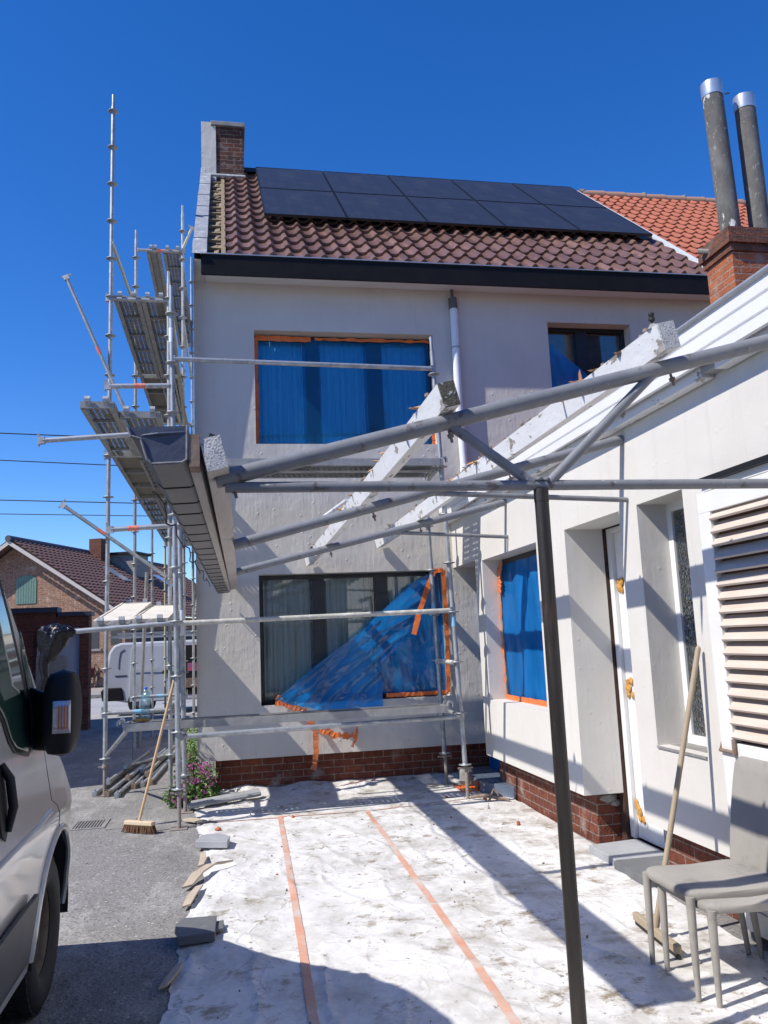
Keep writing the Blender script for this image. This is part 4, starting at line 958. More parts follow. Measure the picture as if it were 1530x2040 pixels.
F.tube((-.505, 7.95, 4.385), (2.135, 8.145, 4.405)); F.tube((-.47, 7.95, 1.825), (2.205, 8.145, 1.86), mat=galv_dirty); F.tube((-.45, 7.95, .800), (2.235, 8.145, .808))
F.tube((2.235, 8.17, 1.335), (2.25, 9.01, 1.34), mat=galv_dirty); F.tube((2.24, 8.17, .82), (2.26, 9.01, .83)); F.tube((-.49, 7.97, 3.33), (-.49, 8.68, 3.33)); F.tube((2.15, 8.17, 3.34), (2.22, 9.01, 3.34)); F.tube((-.47, 7.97, .84), (-.46, 8.68, .84))
for (p, q, st) in (((-1.10, 7.95, 4.10), (-.54, 7.95, 4.115), (.5, sticker_red)), ((-1.07, 7.95, 2.715), (-.51, 7.95, 2.743), (.35, sticker_red)), ((-1.69, 7.95, 3.565), (-.53, 7.95, 3.655), (.72, sticker_red)), ((-1.62, 7.95, 1.775), (-.51, 7.95, 1.832), None)):
    F.tube(p, q, 'cantilever_tube', sticker=st, head_only=0)
F.tube((-1.38, 10.0, .44), (-.95, 8.22, .86), 'brace_tube', heads=False, r=.021)
MB().tube((2.2294, 8.155, 1.70), (2.2267, 8.155, 1.80), .0256, 14, cap=False).build('sticker', sticker_blue, F.t, smooth=True)
MB().tube((2.247, 9.03, 1.90), (2.245, 9.03, 1.97), .0256, 14, cap=False).build('sticker', sticker_blue, F.t, smooth=True)
MB().tube((-.477, 8.70, 1.72), (-.480, 8.70, 1.98), .0262, 14, cap=False).build('sticker', sticker_white, F.t, smooth=True)
MB().tube((-.523, 7.95, 4.55), (-.524, 7.95, 4.70), .0255, 14, cap=False).build('tape_wrap', sticker_white, F.t, smooth=True)
G = Scaf('gable_scaffold', 'tall galvanised steel scaffold along the house gable, rising above the roof', (-1.0, 10.05, 0))
OX, IX = -1.40, -.685
G.std((OX - .005, 10.05, 0), (-1.375, 10.05, 8.47), .4, jack=True)
G.std((OX - .02, 13.12, 0), (-1.42, 13.12, 8.22), .4, jack=False); G.std((OX - .03, 16.19, 0), (-1.44, 16.19, 6.2), .4, jack=False); G.std((OX - .02, 19.26, 0), (-1.42, 19.26, 4.9), .4, jack=False, mat=yellow_steel)
G.std((IX, 10.05, 0), (-.695, 10.05, 6.10), .4, jack=False); G.std((-.69, 13.12, 0), (-.68, 13.12, 8.70), .4, jack=False); G.std((-.68, 16.19, 0), (-.67, 16.19, 9.28), .4, jack=False); G.std((-.68, 19.26, 0), (-.68, 19.26, 6.9), .4, jack=False)
for y, zs in ((10.05, (.90, 3.90, 5.875)), (13.12, (.90, 3.92, 5.95, 8.04)), (16.19, (3.92, 5.95, 8.04)), (19.26, (3.92, 5.95))):
    for z in zs: G.tube((OX, y, z), (IX, y, z), 'transom', sticker=(.5, sticker_blue if z < 1 else sticker_red) if z in (.90, 8.04) else None)
for z in (.92, 4.9): G.tube((IX, 10.05, z), (IX, 13.12, z), 'ledger'); 
G.tube((IX, 13.12, 4.9), (IX, 16.19, 4.9), 'ledger'); G.tube((IX, 13.12, 6.9), (IX, 16.19, 6.9), 'ledger')
G.tube((-1.89, 9.99, 6.09), (-1.05, 9.99, 4.09), 'brace_tube', r=.022, head_only=0, sticker=(.45, sticker_red))
G.tube((-1.874, 9.99, 3.286), (-.72, 9.99, 2.43), 'brace_tube', r=.022, head_only=0, sticker=(.36, sticker_red))
G.tube((-1.37, 10.02, 6.60), (-1.385, 13.05, 6.90), 'brace_tube', r=.02, heads=False, mat=yellow_steel)
G.tube((-.66, 10.1, 5.75), (-.62, 16.1, 4.1), 'brace_tube', r=.02, heads=False, mat=yellow_steel)
G.tube((-.68, 13.10, 8.08), (-.535, 13.10, 8.44), 'brace_tube', r=.022, head_only=1, mat=yellow_steel)
G.tube((-.64, 16.1, 2.2), (-.60, 19.2, 3.6), 'brace_tube', r=.02, heads=False)
# ------------------------------------------------------------------ scaffold decks
def deck(label, x0, y0, z, ln, wd=.315, kind='perf', axis='y', tilt=0, mat=None, group='steel scaffold decks', top=None):
    t = thing('scaffold_deck', label, 'scaffold deck', (x0, y0, z), rz=0, group=group)
    T = (lambda a, b, c: (a, b, c)) if axis == 'y' else (lambda a, b, c: (b, a, c))   # a across, b along
    ct, st = math.cos(tilt), math.sin(tilt)
    def X(a, b, c):
        b2, c2 = b * ct - c * st, b * st + c * ct
        return T(a, b2, c2)
    def bx(mb, a0, a1, b0, b1, c0, c1):
        mb.hexa([X(a0, b0, c0), X(a1, b0, c0), X(a1, b1, c0), X(a0, b1, c0)], [X(a0, b0, c1), X(a1, b0, c1), X(a1, b1, c1), X(a0, b1, c1)])
    m_ = MB(); m_.add([X(.022, .05, 0), X(wd - .022, .05, 0), X(wd - .022, ln - .05, 0), X(.022, ln - .05, 0)], [(0, 1, 2, 3)])
    m_.build('deck_plate', mat or (perf if kind == 'perf' else ply), t, local=True)
    m_ = MB()
    for a0, a1 in ((0, .02), (wd - .02, wd)): bx(m_, a0, a1, .03, ln - .03, -.062, .008)
    for a0, a1 in ((.02, .05), (wd - .05, wd - .02)): bx(m_, a0, a1, .05, ln - .05, -.062, -.056)
    m_.build('side_rail', mat if mat is perf_white else deck_steel, t, local=True)
    for b0, b1 in ((0, .028), (ln - .028, ln)):
        m_ = MB(); bx(m_, .004, wd - .004, b0, b1, -.060, .006)
        m_.build('end_beam', mat if mat is perf_white else deck_steel, t, local=True)
    for b0, s_ in ((0, -1), (ln, 1)):
        for a in (.05, wd - .10):
            m_ = MB(); pts = [(b0, -.02), (b0 + s_ * .012, .035), (b0 + s_ * .048, .045), (b0 + s_ * .066, .015), (b0 + s_ * .062, -.015), (b0 + s_ * .050, -.012), (b0 + s_ * .050, .012), (b0 + s_ * .040, .030), (b0 + s_ * .02, .02), (b0, -.05)]
            m_.prism(pts, lambda b, c, a=a: X(a, b, c), lambda b, c, a=a: X(a + .05, b, c)); m_.build('hook', galv, t, local=True)
    if kind == 'perf':
        k = 1
        while k * .62 < ln - .2:
            m_ = MB(); bx(m_, .022, wd - .022, k * .62, k * .62 + .02, -.030, -.003); m_.build('cross_rib', deck_steel, t, local=True); k += 1
    if kind == 'hatch':
        for b in (.06, ln * .33, ln * .66, ln - .12):
            m_ = MB(); bx(m_, .022, wd - .022, b, b + .05, -.055, -.004); m_.build('cross_rib', deck_steel, t, local=True)
        m_ = MB()
        bx(m_, wd * .52, wd * .52 + .022, .10, 2.0, -.10, -.066); bx(m_, wd - .09, wd - .068, .10, 2.0, -.10, -.066)
        for i in range(8): bx(m_, wd * .52 + .022, wd - .09, .16 + i * .25, .185 + i * .25, -.092, -.072)
        m_.build('hatch_ladder', galv, t, local=True)
    return t
deck('narrow perforated deck jutting out farthest left over the driveway', -1.372, 7.97, 3.95, 2.07)
deck('perforated deck end with two clamps just behind the box gutter', -1.055, 8.30, 3.95, 1.75, wd=.40)
deck('plywood hatch deck with folded ladder at the lower level of the gable', -1.37, 10.06, 3.96, 3.05, wd=.62, kind='hatch')
deck('far perforated deck at the lower gable level, outer one before the yellow post', -1.38, 13.13, 3.96, 3.05)
deck('far perforated deck at the lower gable level, inner one by the house', -1.05, 13.13, 3.96, 3.05)
deck('farthest perforated deck at the lower gable level near the street', -1.38, 16.20, 3.96, 3.05, wd=.60)
deck('outer perforated deck beneath the middle transom, left of the pair', -1.35, 10.06, 5.92, 3.05)
deck('inner perforated deck beneath the middle transom, partly behind the corner post', -1.02, 10.06, 5.92, 3.05, wd=.31)
deck('plywood hatch deck with folded ladder at the middle gable level', -1.37, 13.13, 5.99, 3.05, wd=.62, kind='hatch')
deck('narrow plain deck at the top of the gable scaffold, left of a gap', -1.26, 13.13, 8.08, 3.05, wd=.22, kind='solid', mat=deck_steel)
deck('perforated deck at the top of the gable scaffold beside the house', -1.0, 13.13, 8.08, 4.4, wd=.315)
deck('plaster covered deck board tilted up behind the corner posts, left one', -1.235, 7.99, 1.87, 2.10, wd=.335, tilt=math.radians(7.4), mat=perf_white)
deck('plaster covered deck board tilted up behind the corner posts, right one', -.895, 7.99, 1.875, 2.10, wd=.335, tilt=math.radians(6.2), mat=perf_white)
lowd = deck('low deck walkway holding the water bottle, in front of the house window', -.97, 8.05, .925, 3.07, wd=.32, axis='x')
deck('upper front deck, outer plank below the wide upper window', -.40, 8.02, 3.40, 2.57, wd=.32, axis='x')
deck('upper front deck, inner plank closest to the house wall', -.40, 8.36, 3.40, 2.57, wd=.32, axis='x')
# loose tube leaning behind the scaffold
tag(MB().tube((-1.50, 14.6, 0), (-1.365, 14.45, 2.89), .030, 12, hollow=True).build('leaning_pole', deck_steel), 'plain grey pole leaning upright behind the tilted white boards', 'pole')
# ------------------------------------------------------------------ parked van beside the camera
van = thing('parked_van', 'silver beige panel van with black folded mirror parked at left in the foreground', 'van', (-1.83, 4.3, 0))
VC = -1.83
HP = [(-1.2, 2.20), (2.7, 2.20), (3.1, 2.15), (3.42, 2.02), (3.70, 1.82), (3.93, 1.58), (4.12, 1.36), (4.36, 1.12), (4.60, .95), (4.80, .79), (4.95, .62), (5.03, .48), (5.05, .34)]
HR = [(-1.2, .10), (3.0, .12), (3.4, .15), (4.0, .15), (4.3, .12), (4.7, .12), (5.0, .05), (5.05, .01)]
def interp(T, x):
    if x <= T[0][0]: return T[0][1]
    for (a, b), (c, d) in zip(T[:-1], T[1:]):
        if x <= c: return b + (d - b) * (x - a) / (c - a)
    return T[-1][1]
SECT = [(.30, .985), (.42, 1.005), (.60, 1.018), (.80, 1.025), (.86, 1.030), (.92, 1.020), (1.05, 1.010), (1.14, 1.000), (1.20, .990), (1.45, .962), (1.75, .928), (2.03, .895), (2.40, .84)]
PLAN = [(-1.2, 1), (3.95, 1), (4.2, 1.004), (4.45, 1.0), (4.65, .99), (4.78, .965), (4.90, .91), (5.0, .78), (5.05, .60)]
def bodyx(y, z):
    f = interp(SECT, z)
    return f * interp(PLAN, y)
ys = [-1.2 + .12 * i for i in range(31)]; ys += [ys[-1] + .05 * (i + 1) for i in range(50)]; ys = [y for y in ys if y < 5.049] + [5.05]
NZ = 46
def van_ring(y):
    ze = interp(HP, y); h = interp(HR, y); pts = []
    for i in range(NZ - 13):
        z = .30 + (ze - .30) * i / (NZ - 14); pts.append((interp(SECT, z) * interp(PLAN, y), z))
    xe = pts[-1][0]
    for i in range(1, 15):
        t = (i / 14) ** 1.5; pts.append((xe * (1 - t), ze + h * (1 - (1 - t) ** 4)))
    return pts
vs = []; fs = []
rings = []
for y in ys:
    r = van_ring(y); ring = [(VC + x, y, z) for x, z in r] + [(VC - x, y, z) for x, z in r[::-1]]
    rings.append(ring)
nr = len(rings[0]); body = bmesh.new()
bv = [[body.verts.new(p) for p in ring] for ring in rings]
for a, b in zip(bv[:-1], bv[1:]):
    for k in range(nr):
        q = (a[k], a[(k + 1) % nr], b[(k + 1) % nr], b[k])
        try: body.faces.new(q)
        except Exception: pass
body.faces.new(bv[0]); body.faces.new(bv[-1][::-1])
bmesh.ops.remove_doubles(body, verts=body.verts[:], dist=.0008); bmesh.ops.recalc_face_normals(body, faces=body.faces[:])
# wheel arch cut as real geometry
WY, WZ, WR = 4.30, .335, .335
me = bpy.data.meshes.new('tmp'); body.to_mesh(me); body.free(); tmp = bpy.data.objects.new('tmp', me); COL.objects.link(tmp)
cu1 = MB().tube((VC + .62, WY, WZ + .035), (VC + 1.3, WY, WZ + .035), .405, 44).build('cutter', van_black)
cu2 = MB().box(VC + .621, VC + 1.3, WY - .4049, WY + .4049, -.5, WZ + .034).build('cutter', van_black)
for c_ in (cu1, cu2):
    md = tmp.modifiers.new('b', 'BOOLEAN'); md.operation = 'DIFFERENCE'; md.object = c_; md.solver = 'EXACT'
dg = bpy.context.evaluated_depsgraph_get(); ev = tmp.evaluated_get(dg); me2 = bpy.data.meshes.new_from_object(ev)
mb = MB(); mb.add([v.co for v in me2.vertices], [tuple(p.vertices) for p in me2.polygons])
for o in (tmp, cu1, cu2): bpy.data.objects.remove(o)
vb = mb.build('body', van_paint, van, smooth=True)
MB().grid(lambda u_, v_: (VC + .60 + .40 * v_, WY + .402 * math.cos(PI * (1.12 * u_ - .06)), WZ + .035 + .402 * math.sin(PI * (1.12 * u_ - .06))), 40, 2).add([(VC + .605, WY - .42, .0), (VC + .605, WY + .42, .0), (VC + .605, WY + .42, .78), (VC + .605, WY - .42, .78)], [(0, 1, 2, 3)]).build('wheel_housing', rubber, van, smooth=True)
lipm = MB(); pts = []
for i in range(33):
    a = PI * (-.10 + 1.20 * i / 32); y = WY + .412 * math.cos(a); z = WZ + .035 + .412 * math.sin(a)
    if z > .30: pts.append((VC + bodyx(y, z) + .002, y, z))
lipm.curve(pts, .016, 8); lipm.build('arch_lip', van_paint, van, smooth=True)
wx = VC + .985

wheel = MB().lathe([(.215, -.20), (.30, -.205), (.325, -.19), (.335, -.16), (.335, -.05), (.325, -.02), (.30, -.004), (.25, 0), (.205, -.010), (.184, -.03), (.182, -.12)], (wx, WY, WZ), 48, axis='x').build('wheel', rubber, van, smooth=True)
tread = MB()
for i in range(40):
    a = 2 * PI * i / 40
    for s_ in (-.165, -.105, -.045):
        c = Vector((wx + s_, WY + .337 * math.cos(a + s_ * .4), WZ + .337 * math.sin(a + s_ * .4))); tdir = Vector((0, -math.sin(a), math.cos(a)))
        tread.bar(c - tdir * .019, c + tdir * .019, .046, .010, up=(0, math.cos(a), math.sin(a)))
tread.build('tread', rubber, wheel)
rim = MB().lathe([(.02, -.065), (.06, -.06), (.075, -.075), (.125, -.082), (.150, -.070), (.160, -.066), (.168, -.045), (.184, -.034), (.186, -.040), (.17, -.11)], (wx, WY, WZ), 40, axis='x')
for i in range(5):
    a = 2 * PI * i / 5 + .3; rim.tube((wx - .075, WY + .055 * math.cos(a), WZ + .055 * math.sin(a)), (wx - .05, WY + .055 * math.cos(a), WZ + .055 * math.sin(a)), .011, 6)
rim.build('rim', rim_mat, wheel, smooth=True)
hol = MB()
for i in range(10):
    a = 2 * PI * i / 10; hol.lathe([(.016, -.002), (.018, 0), (.0, .001)], (wx - .068, WY + .135 * math.cos(a), WZ + .135 * math.sin(a)), 8, axis='x')
hol.build('rim_holes', van_black, wheel)
rw = copy_tree(wheel, van); rw.location = (0, -4.0, 0)
def on_body(y, z, e=.004): return (VC + bodyx(y, z) + e, y, z)
def body_patch(name, poly, mat, e=.004, thick=.004, n=20, parent=None):
    """panel following the body side, bounded by a polygon in (y,z)"""
    bm_ = bmesh.new(); zs_ = [p[1] for p in poly]; z0, z1 = min(zs_), max(zs_)
    rows = []
    for i in range(n + 1):
        z = z0 + (z1 - z0) * min(max(i / n, .002), .998); xs_ = []
        for (a, b), (c, d) in zip(poly, poly[1:] + poly[:1]):
            if (b - z) * (d - z) < 0: xs_.append(a + (c - a) * (z - b) / (d - b))
        rows.append([(min(xs_) + (max(xs_) - min(xs_)) * k / 8, z) for k in range(9)])
    m_ = MB(); vs_ = [on_body(y, z, e) for r in rows for y, z in r]
    m_.add(vs_, [(9 * i + k, 9 * i + k + 1, 9 * i + 10 + k, 9 * i + 9 + k) for i in range(n) for k in range(8)])
    return m_.build(name, mat, parent or van, smooth=True, solid=-thick)
gl_poly = [(2.35, 1.46), (3.28, 1.45), (3.43, 1.385), (3.52, 1.27), (3.62, 1.215), (3.76, 1.20), (3.81, 1.24), (3.815, 1.38), (3.735, 1.56), (3.63, 1.755), (3.52, 1.915), (3.40, 1.97), (2.4, 1.99)]
fr_poly = [(2.25, 1.44), (3.27, 1.43), (3.41, 1.365), (3.50, 1.25), (3.60, 1.195), (3.78, 1.178), (3.86, 1.22), (3.875, 1.39), (3.795, 1.566), (3.69, 1.755), (3.58, 1.92), (3.43, 2.01), (2.3, 2.03)]
body_patch('window_seal', fr_poly, van_black, .002, .003)
body_patch('side_window', gl_poly, pmat('green_tint_glass', (.018, .045, .034), (.03, .07, .055), scale=1.5, rough=.05, spec=.8), .006, .003)
q_poly = [(3.885, 1.185), (3.985, 1.175), (4.05, 1.27), (4.045, 1.37), (3.93, 1.53), (3.83, 1.70), (3.82, 1.58), (3.895, 1.39)]
body_patch('quarter_window', q_poly, pmat('green_tint_glass', (.02, .05, .04)), .005, .003)
def seam(pts, w_=.006, name='panel_gap'):
    m_ = MB(); m_.curve([on_body(y, z, -.001) for y, z in pts], w_ / 2, 6); return m_.build(name, van_black, van)
seam([(4.055, 1.25), (4.07, 1.17), (4.09, 1.05), (4.135, .94), (4.23, .90), (4.27, .86), (4.285, .78)])
seam([(2.28, 2.0), (2.26, 1.2), (2.26, .35)])
hp = [on_body(3.32, 1.20, .02), on_body(3.31, 1.12, .035), on_body(3.32, 1.04, .03), on_body(3.345, .955, .01)]
body_patch('handle_recess', [(3.255, 1.06), (3.265, 1.18), (3.305, 1.215), (3.355, 1.19), (3.375, 1.06), (3.365, .97), (3.325, .935), (3.275, .96)], van_black, .004, .004)
MB().curve([on_body(3.345, 1.205, .01), on_body(3.352, 1.15, .03), on_body(3.355, 1.05, .032), on_body(3.345, .965, .012)], [.012, .018, .018, .012], 10).build('door_handle', van_black, van, smooth=True)
body_patch('side_strip', [(2.0, .40), (3.70, .40), (3.79, .62), (3.77, .635), (2.0, .60)], pmat('strip_grey', (.055, .057, .062), rough=.5), .014, .016)
# crease along the doors and the swage above the arch
MB().curve([on_body(y, .87 + .02 * max(0, y - 3.2) + (.05 * (y - 3.9) if y > 3.9 else 0), -.002) for y in [2.3 + .1 * i for i in range(19)]], .012, 8).build('body_crease', van_paint, van, smooth=True)
# folded mirror
mp = MB()
def mir(u_, v_):
    a = 2 * PI * u_; zt = 1.175 + .355 * v_
    k = math.sin(PI * min(1, max(0, v_))) ** .22 if 0 < v_ < 1 else 0
    ry = .10 * k; rx = .074 * k
    return (-.700 + rx * math.copysign(abs(math.cos(a)) ** .6, math.cos(a)), 3.76 + ry * math.copysign(abs(math.sin(a)) ** .55, math.sin(a)) + .03 * (v_ - .5), zt)
mp.grid(mir, 36, 22); mi = mp.build('mirror', van_black, van, smooth=True)
MB().hexa([(-.84, 3.88, 1.19), (-.72, 3.78, 1.19), (-.72, 3.86, 1.19), (-.84, 4.0, 1.19)], [(-.875, 3.93, 1.46), (-.74, 3.78, 1.42), (-.74, 3.84, 1.42), (-.875, 3.97, 1.46)]).build('mirror_foot', van_black, mi, bevel=.01)
def lens(e, x0, x1, z0, z1): return lambda a, b: (x0 + (x1 - x0) * a, 3.652 - e + .05 * abs((x0 + (x1 - x0) * a + .70) / .074) ** 3 * .5, z0 + (z1 - z0) * b)
MB().grid(lens(.002, -.718, -.647, 1.275, 1.405), 12, 4).build('indicator_lens', lens_clear, mi, smooth=True, solid=.02)
for k in range(4): MB().grid(lens(.006, -.694 + k * .011, -.689 + k * .011, 1.292, 1.388), 2, 2).build('indicator_bulb', lens_amber, mi, solid=.004)
# ------------------------------------------------------------------ far white van
fv = thing('parked_van', 'white panel van with open sliding door and roof bars across the street', 'van', (-3.0, 21.6, 0))
fy0, fy1 = 21.5, 23.3
prof = [(-3.02, .42), (-3.05, .75), (-3.0, 1.1), (-2.93, 1.55), (-2.82, 1.72), (-2.65, 1.78), (.3, 1.80), (.9, 1.72), (1.5, 1.2), (2.1, 1.05), (2.35, .8), (2.38, .42), (1.75, .32), (-2.5, .32)]
MB().prism(prof, lambda a, b: (a, fy0, b), lambda a, b: (a, fy1, b)).build('body', white_van, fv, bevel=.05)
MB().prism([(-3.08, .38), (-3.12, .62), (-3.04, .70), (-2.62, .70), (-2.56, .38)], lambda a, b: (a, fy0 - .03, b), lambda a, b: (a, fy1, b)).build('rear_bumper', van_black, fv, bevel=.03)
MB().box(-1.22, -.30, fy0 - .008, fy0 + .02, .45, 1.66).build('door_opening', pmat('van_inside', (.01, .01, .012), rough=.9), fv)
sd = MB().prism([(-2.42, .34), (-2.44, .62), (-2.40, 1.60), (-2.36, 1.70), (-1.27, 1.69), (-1.24, 1.6), (-1.24, .34)], lambda a, b: (a, fy0 - .085 + (.02 if b < 1.12 else .035 * (b - 1.12) / .6 + .02), b), lambda a, b: (a, fy0 - .012, b)).build('sliding_door', white_van, fv, bevel=.02)
MB().hexa([(-1.66, fy0 - .10, 1.01), (-1.42, fy0 - .10, .99), (-1.40, fy0 - .07, .99), (-1.66, fy0 - .07, 1.01)], [(-1.64, fy0 - .10, 1.06), (-1.44, fy0 - .10, 1.10), (-1.42, fy0 - .07, 1.10), (-1.64, fy0 - .07, 1.06)]).build('handle', van_black, sd)
MB().bar((-2.40, fy0 - .082, 1.13), (-1.25, fy0 - .082, 1.13), .012, .012).build('swage', soffit_mat, sd)
m = MB(); m.curve([(-2.56, fy0 - .006, 1.62), (-2.66, fy0 - .006, 1.55), (-2.69, fy0 - .006, 1.35), (-2.70, fy0 - .006, 1.15)], .006, 6).bar((-2.78, fy0 - .004, .98), (-2.5, fy0 - .004, .98), .012, .02); m.build('panel_line', van_black, fv)
for x in (-2.15, 1.65):
    wv = MB().lathe([(.20, -.02), (.31, -.02), (.33, 0), (.33, .18), (.2, .2)], (x, fy0 + .0, .33), 28, axis='y').build('wheel', rubber, fv, smooth=True)
    MB().lathe([(.02, -.03), (.12, -.025), (.19, -.015), (.2, 0)], (x, fy0, .33), 20, axis='y').build('hubcap', galv, wv, smooth=True)
for y in (fy0 + .15, fy1 - .15): MB().bar((-2.9, y, 1.93), (.3, y, 1.93), .05, .05).build('roof_bar', zinc_pipe, fv)
MB().bar((-2.75, fy0 + .18, 2.0), (.6, fy0 + .18, 2.0), .05, .06).build('roof_bar', zinc_pipe, fv)
for x in (-2.4, -1.4, -.4): MB().box(x, x + .05, fy0 + .13, fy0 + .17, 1.77, 1.91).build('bar_foot', van_black, fv)
MB().box(-1.05, -.75, fy0 - .02, fy0 + .0, 1.02, 1.22).build('tool_pouch', pmat('tool_orange', (.70, .10, .04), (.10, .12, .45), scale=9, rough=.6), fv)
MB().box(-1.20, -.32, fy0 - .03, fy0 + .0, .62, .85).build('wood_crate', brown_timber, fv)
# ------------------------------------------------------------------ brick house across the street
bh = thing('brick_house', 'buff brick gabled house with brown tiled roof and green shutter across the street', 'house', (-8.97, 38, 0))
g2 = Vector((.935, -.355, 0)); r2 = Vector((.355, .935, 0)); A0 = Vector((-8.97, 38, 0))
def hb(s, d, z): p = A0 + g2 * s + r2 * d; return (p.x, p.y, z)
GS = .665
MB().add([hb(-6, 0, 0), hb(5.0, 0, 0), hb(5.0, 0, 3.05), hb(0, 0, 6.35), hb(-6, 0, 2.4)], [(0, 1, 2, 3, 4)]).add([hb(5, 0, 0), hb(5, 15, 0), hb(5, 15, 3.05), hb(5, 0, 3.05)], [(0, 1, 2, 3)]).build('wall', far_brick, bh)
def roofz(s): return 6.50 - abs(s) * .635
rv, rf_ = [], []
nrow, ncol = 22, 46
for j in range(nrow):
    for i in range(ncol * 4 + 1):
        d = -.72 + 15.7 * i / (ncol * 4); h = .05 * (.5 - .5 * math.cos(2 * PI * i / 4))
        for k, dz in ((0, .05), (1, .0)):
            s = 5.55 * (1 - (j + k) / nrow); rv.append(hb(s + .02, d, roofz(s) + h + dz))
    o = j * (ncol * 4 + 1) * 2
    for i in range(ncol * 4):
        a = o + 2 * i; rf_.append((a, a + 2, a + 3, a + 1))
# risers between rows
for j in range(nrow - 1):
    o = j * (ncol * 4 + 1) * 2; o2 = (j + 1) * (ncol * 4 + 1) * 2
    for i in range(ncol * 4): rf_.append((o + 2 * i + 1, o + 2 * i + 3, o2 + 2 * i + 2, o2 + 2 * i))
ro = MB().add(rv, rf_).add([hb(0, -.72, 6.5), hb(0, 15, 6.5), hb(-6.4, 15, roofz(6.4)), hb(-6.4, -.72, roofz(6.4))], [(0, 1, 2, 3)]).build('roof', brown_tile, bh)
MB().hexa([hb(0, -.74, 6.26), hb(0, -.70, 6.26), hb(0, -.70, 6.44), hb(0, -.74, 6.44)], [hb(5.5, -.74, roofz(5.5) - .2), hb(5.5, -.70, roofz(5.5) - .2), hb(5.5, -.70, roofz(5.5) - .04), hb(5.5, -.74, roofz(5.5) - .04)]).build('bargeboard', grey_wood, ro)
MB().hexa([hb(0, -.74, 6.26), hb(0, -.70, 6.26), hb(0, -.70, 6.44), hb(0, -.74, 6.44)], [hb(-6, -.74, roofz(6) - .2), hb(-6, -.70, roofz(6) - .2), hb(-6, -.70, roofz(6) - .04), hb(-6, -.74, roofz(6) - .04)]).build('bargeboard', grey_wood, ro)
MB().tube(hb(0, -.8, 6.52), hb(0, 15, 6.52), .14, 10).build('ridge_tiles', pmat('blue_ridge', (.055, .06, .085), rough=.7), ro)

def hbox(mb, s0, s1, d0, d1, z0, z1): mb.hexa([hb(s0, d0, z0), hb(s1, d0, z0), hb(s1, d1, z0), hb(s0, d1, z0)], [hb(s0, d0, z1), hb(s1, d0, z1), hb(s1, d1, z1), hb(s0, d1, z1)])
m = MB(); hbox(m, .1, .75, 5.6, 6.4, 5.7, 7.2); m.build('chimney', pier_brick, ro)
m = MB(); hbox(m, .3, 2.0, 6.6, 8.2, 5.2, 6.45); m.build('roof_dormer', concrete, ro)
m = MB(); hbox(m, .1, 2.2, 6.4, 8.4, 6.452, 6.55); m.build('dormer_roof', van_black, ro)
for d in (4.2, 9.4):
    m = MB(); m.add([hb(1.6, d, roofz(1.6) + .12), hb(2.7, d, roofz(2.7) + .12), hb(2.7, d + .9, roofz(2.7) + .12), hb(1.6, d + .9, roofz(1.6) + .12)], [(0, 1, 2, 3)]); m.build('roof_window', pmat('skylight_glass', (.45, .50, .55), rough=.15, metal=.4), ro)
arc = [(-.07, 3.75), (.89, 3.75), (.89, 4.75)] + [(.41 + .48 * math.cos(a), 4.75 + .22 * math.sin(a)) for a in [PI * i / 10 for i in range(1, 10)]] + [(-.07, 4.75)]
gs_ = MB().prism(arc, lambda a, b: hb(a, -.03, b), lambda a, b: hb(a, .02, b)).build('shutter', green_paint, bh)
m = MB()
for i in range(1, 8): m.bar(hb(-.07 + .12 * i, -.032, 3.76), hb(-.07 + .12 * i, -.032, 4.75), .012, .006, up=(0, -1, 0))
m.build('shutter_groove', pmat('groove_green', (.04, .08, .065), rough=.7), gs_)
w_ = MB(); hbox(w_, 3.31, 3.82, -.012, .02, 1.72, 2.5); w_ = w_.build('window', room_mat, bh)
m = MB(); hbox(m, 3.2, 3.95, -.06, .0, 1.62, 1.71); m.build('sill', concrete, w_)
for s0 in (4.35,):
    w_ = MB(); hbox(w_, s0, s0 + .5, -.012, .02, 1.85, 2.5); w_.build('window', room_mat, bh)
m = MB(); hbox(m, 5.0, 5.12, .6, 14, .9, 2.4); m.build('shopfront', room_mat, bh)
# ------------------------------------------------------------------ brick gate wall with garage door at left
gw = thing('gate_wall', 'dark brick gate wall with stepped coping and pale panels behind the silver van', 'wall', (-3.6, 18.5, 0))
MB().box(-6.6, -3.60, 18.5, 18.85, 0, 2.45).box(-3.60, -2.93, 18.5, 18.85, 2.12, 2.36).box(-3.12, -2.93, 18.5, 18.85, 0, 2.12).build('brickwork', pier_brick, gw)
MB().box(-6.7, -3.56, 18.44, 18.91, 2.452, 2.56).build('coping', pmat('blue_coping', (.035, .04, .07), rough=.6), gw)
MB().box(-3.555, -2.88, 18.44, 18.91, 2.362, 2.45).build('coping', pmat('blue_coping', (.035, .04, .07)), gw)
MB().box(-3.60, -3.12, 18.62, 18.66, 0, 2.118).build('garage_door', pmat('garage_panel', (.42, .45, .52), rough=.6), gw)
MB().box(-3.60, -3.12, 18.50, 18.60, 2.02, 2.118).build('lintel', concrete, gw)
MB().box(-3.94, -3.64, 18.40, 18.497, 1.55, 2.10).build('insulation_block', pmat('grey_eps', (.30, .32, .34), (.40, .42, .44), scale=60, rough=.95), gw)
MB().box(-3.96, -3.40, 18.42, 18.49, .0, 1.545).build('board', pmat('dirty_board', (.34, .33, .29), (.26, .25, .22), scale=5, rough=.9), gw)
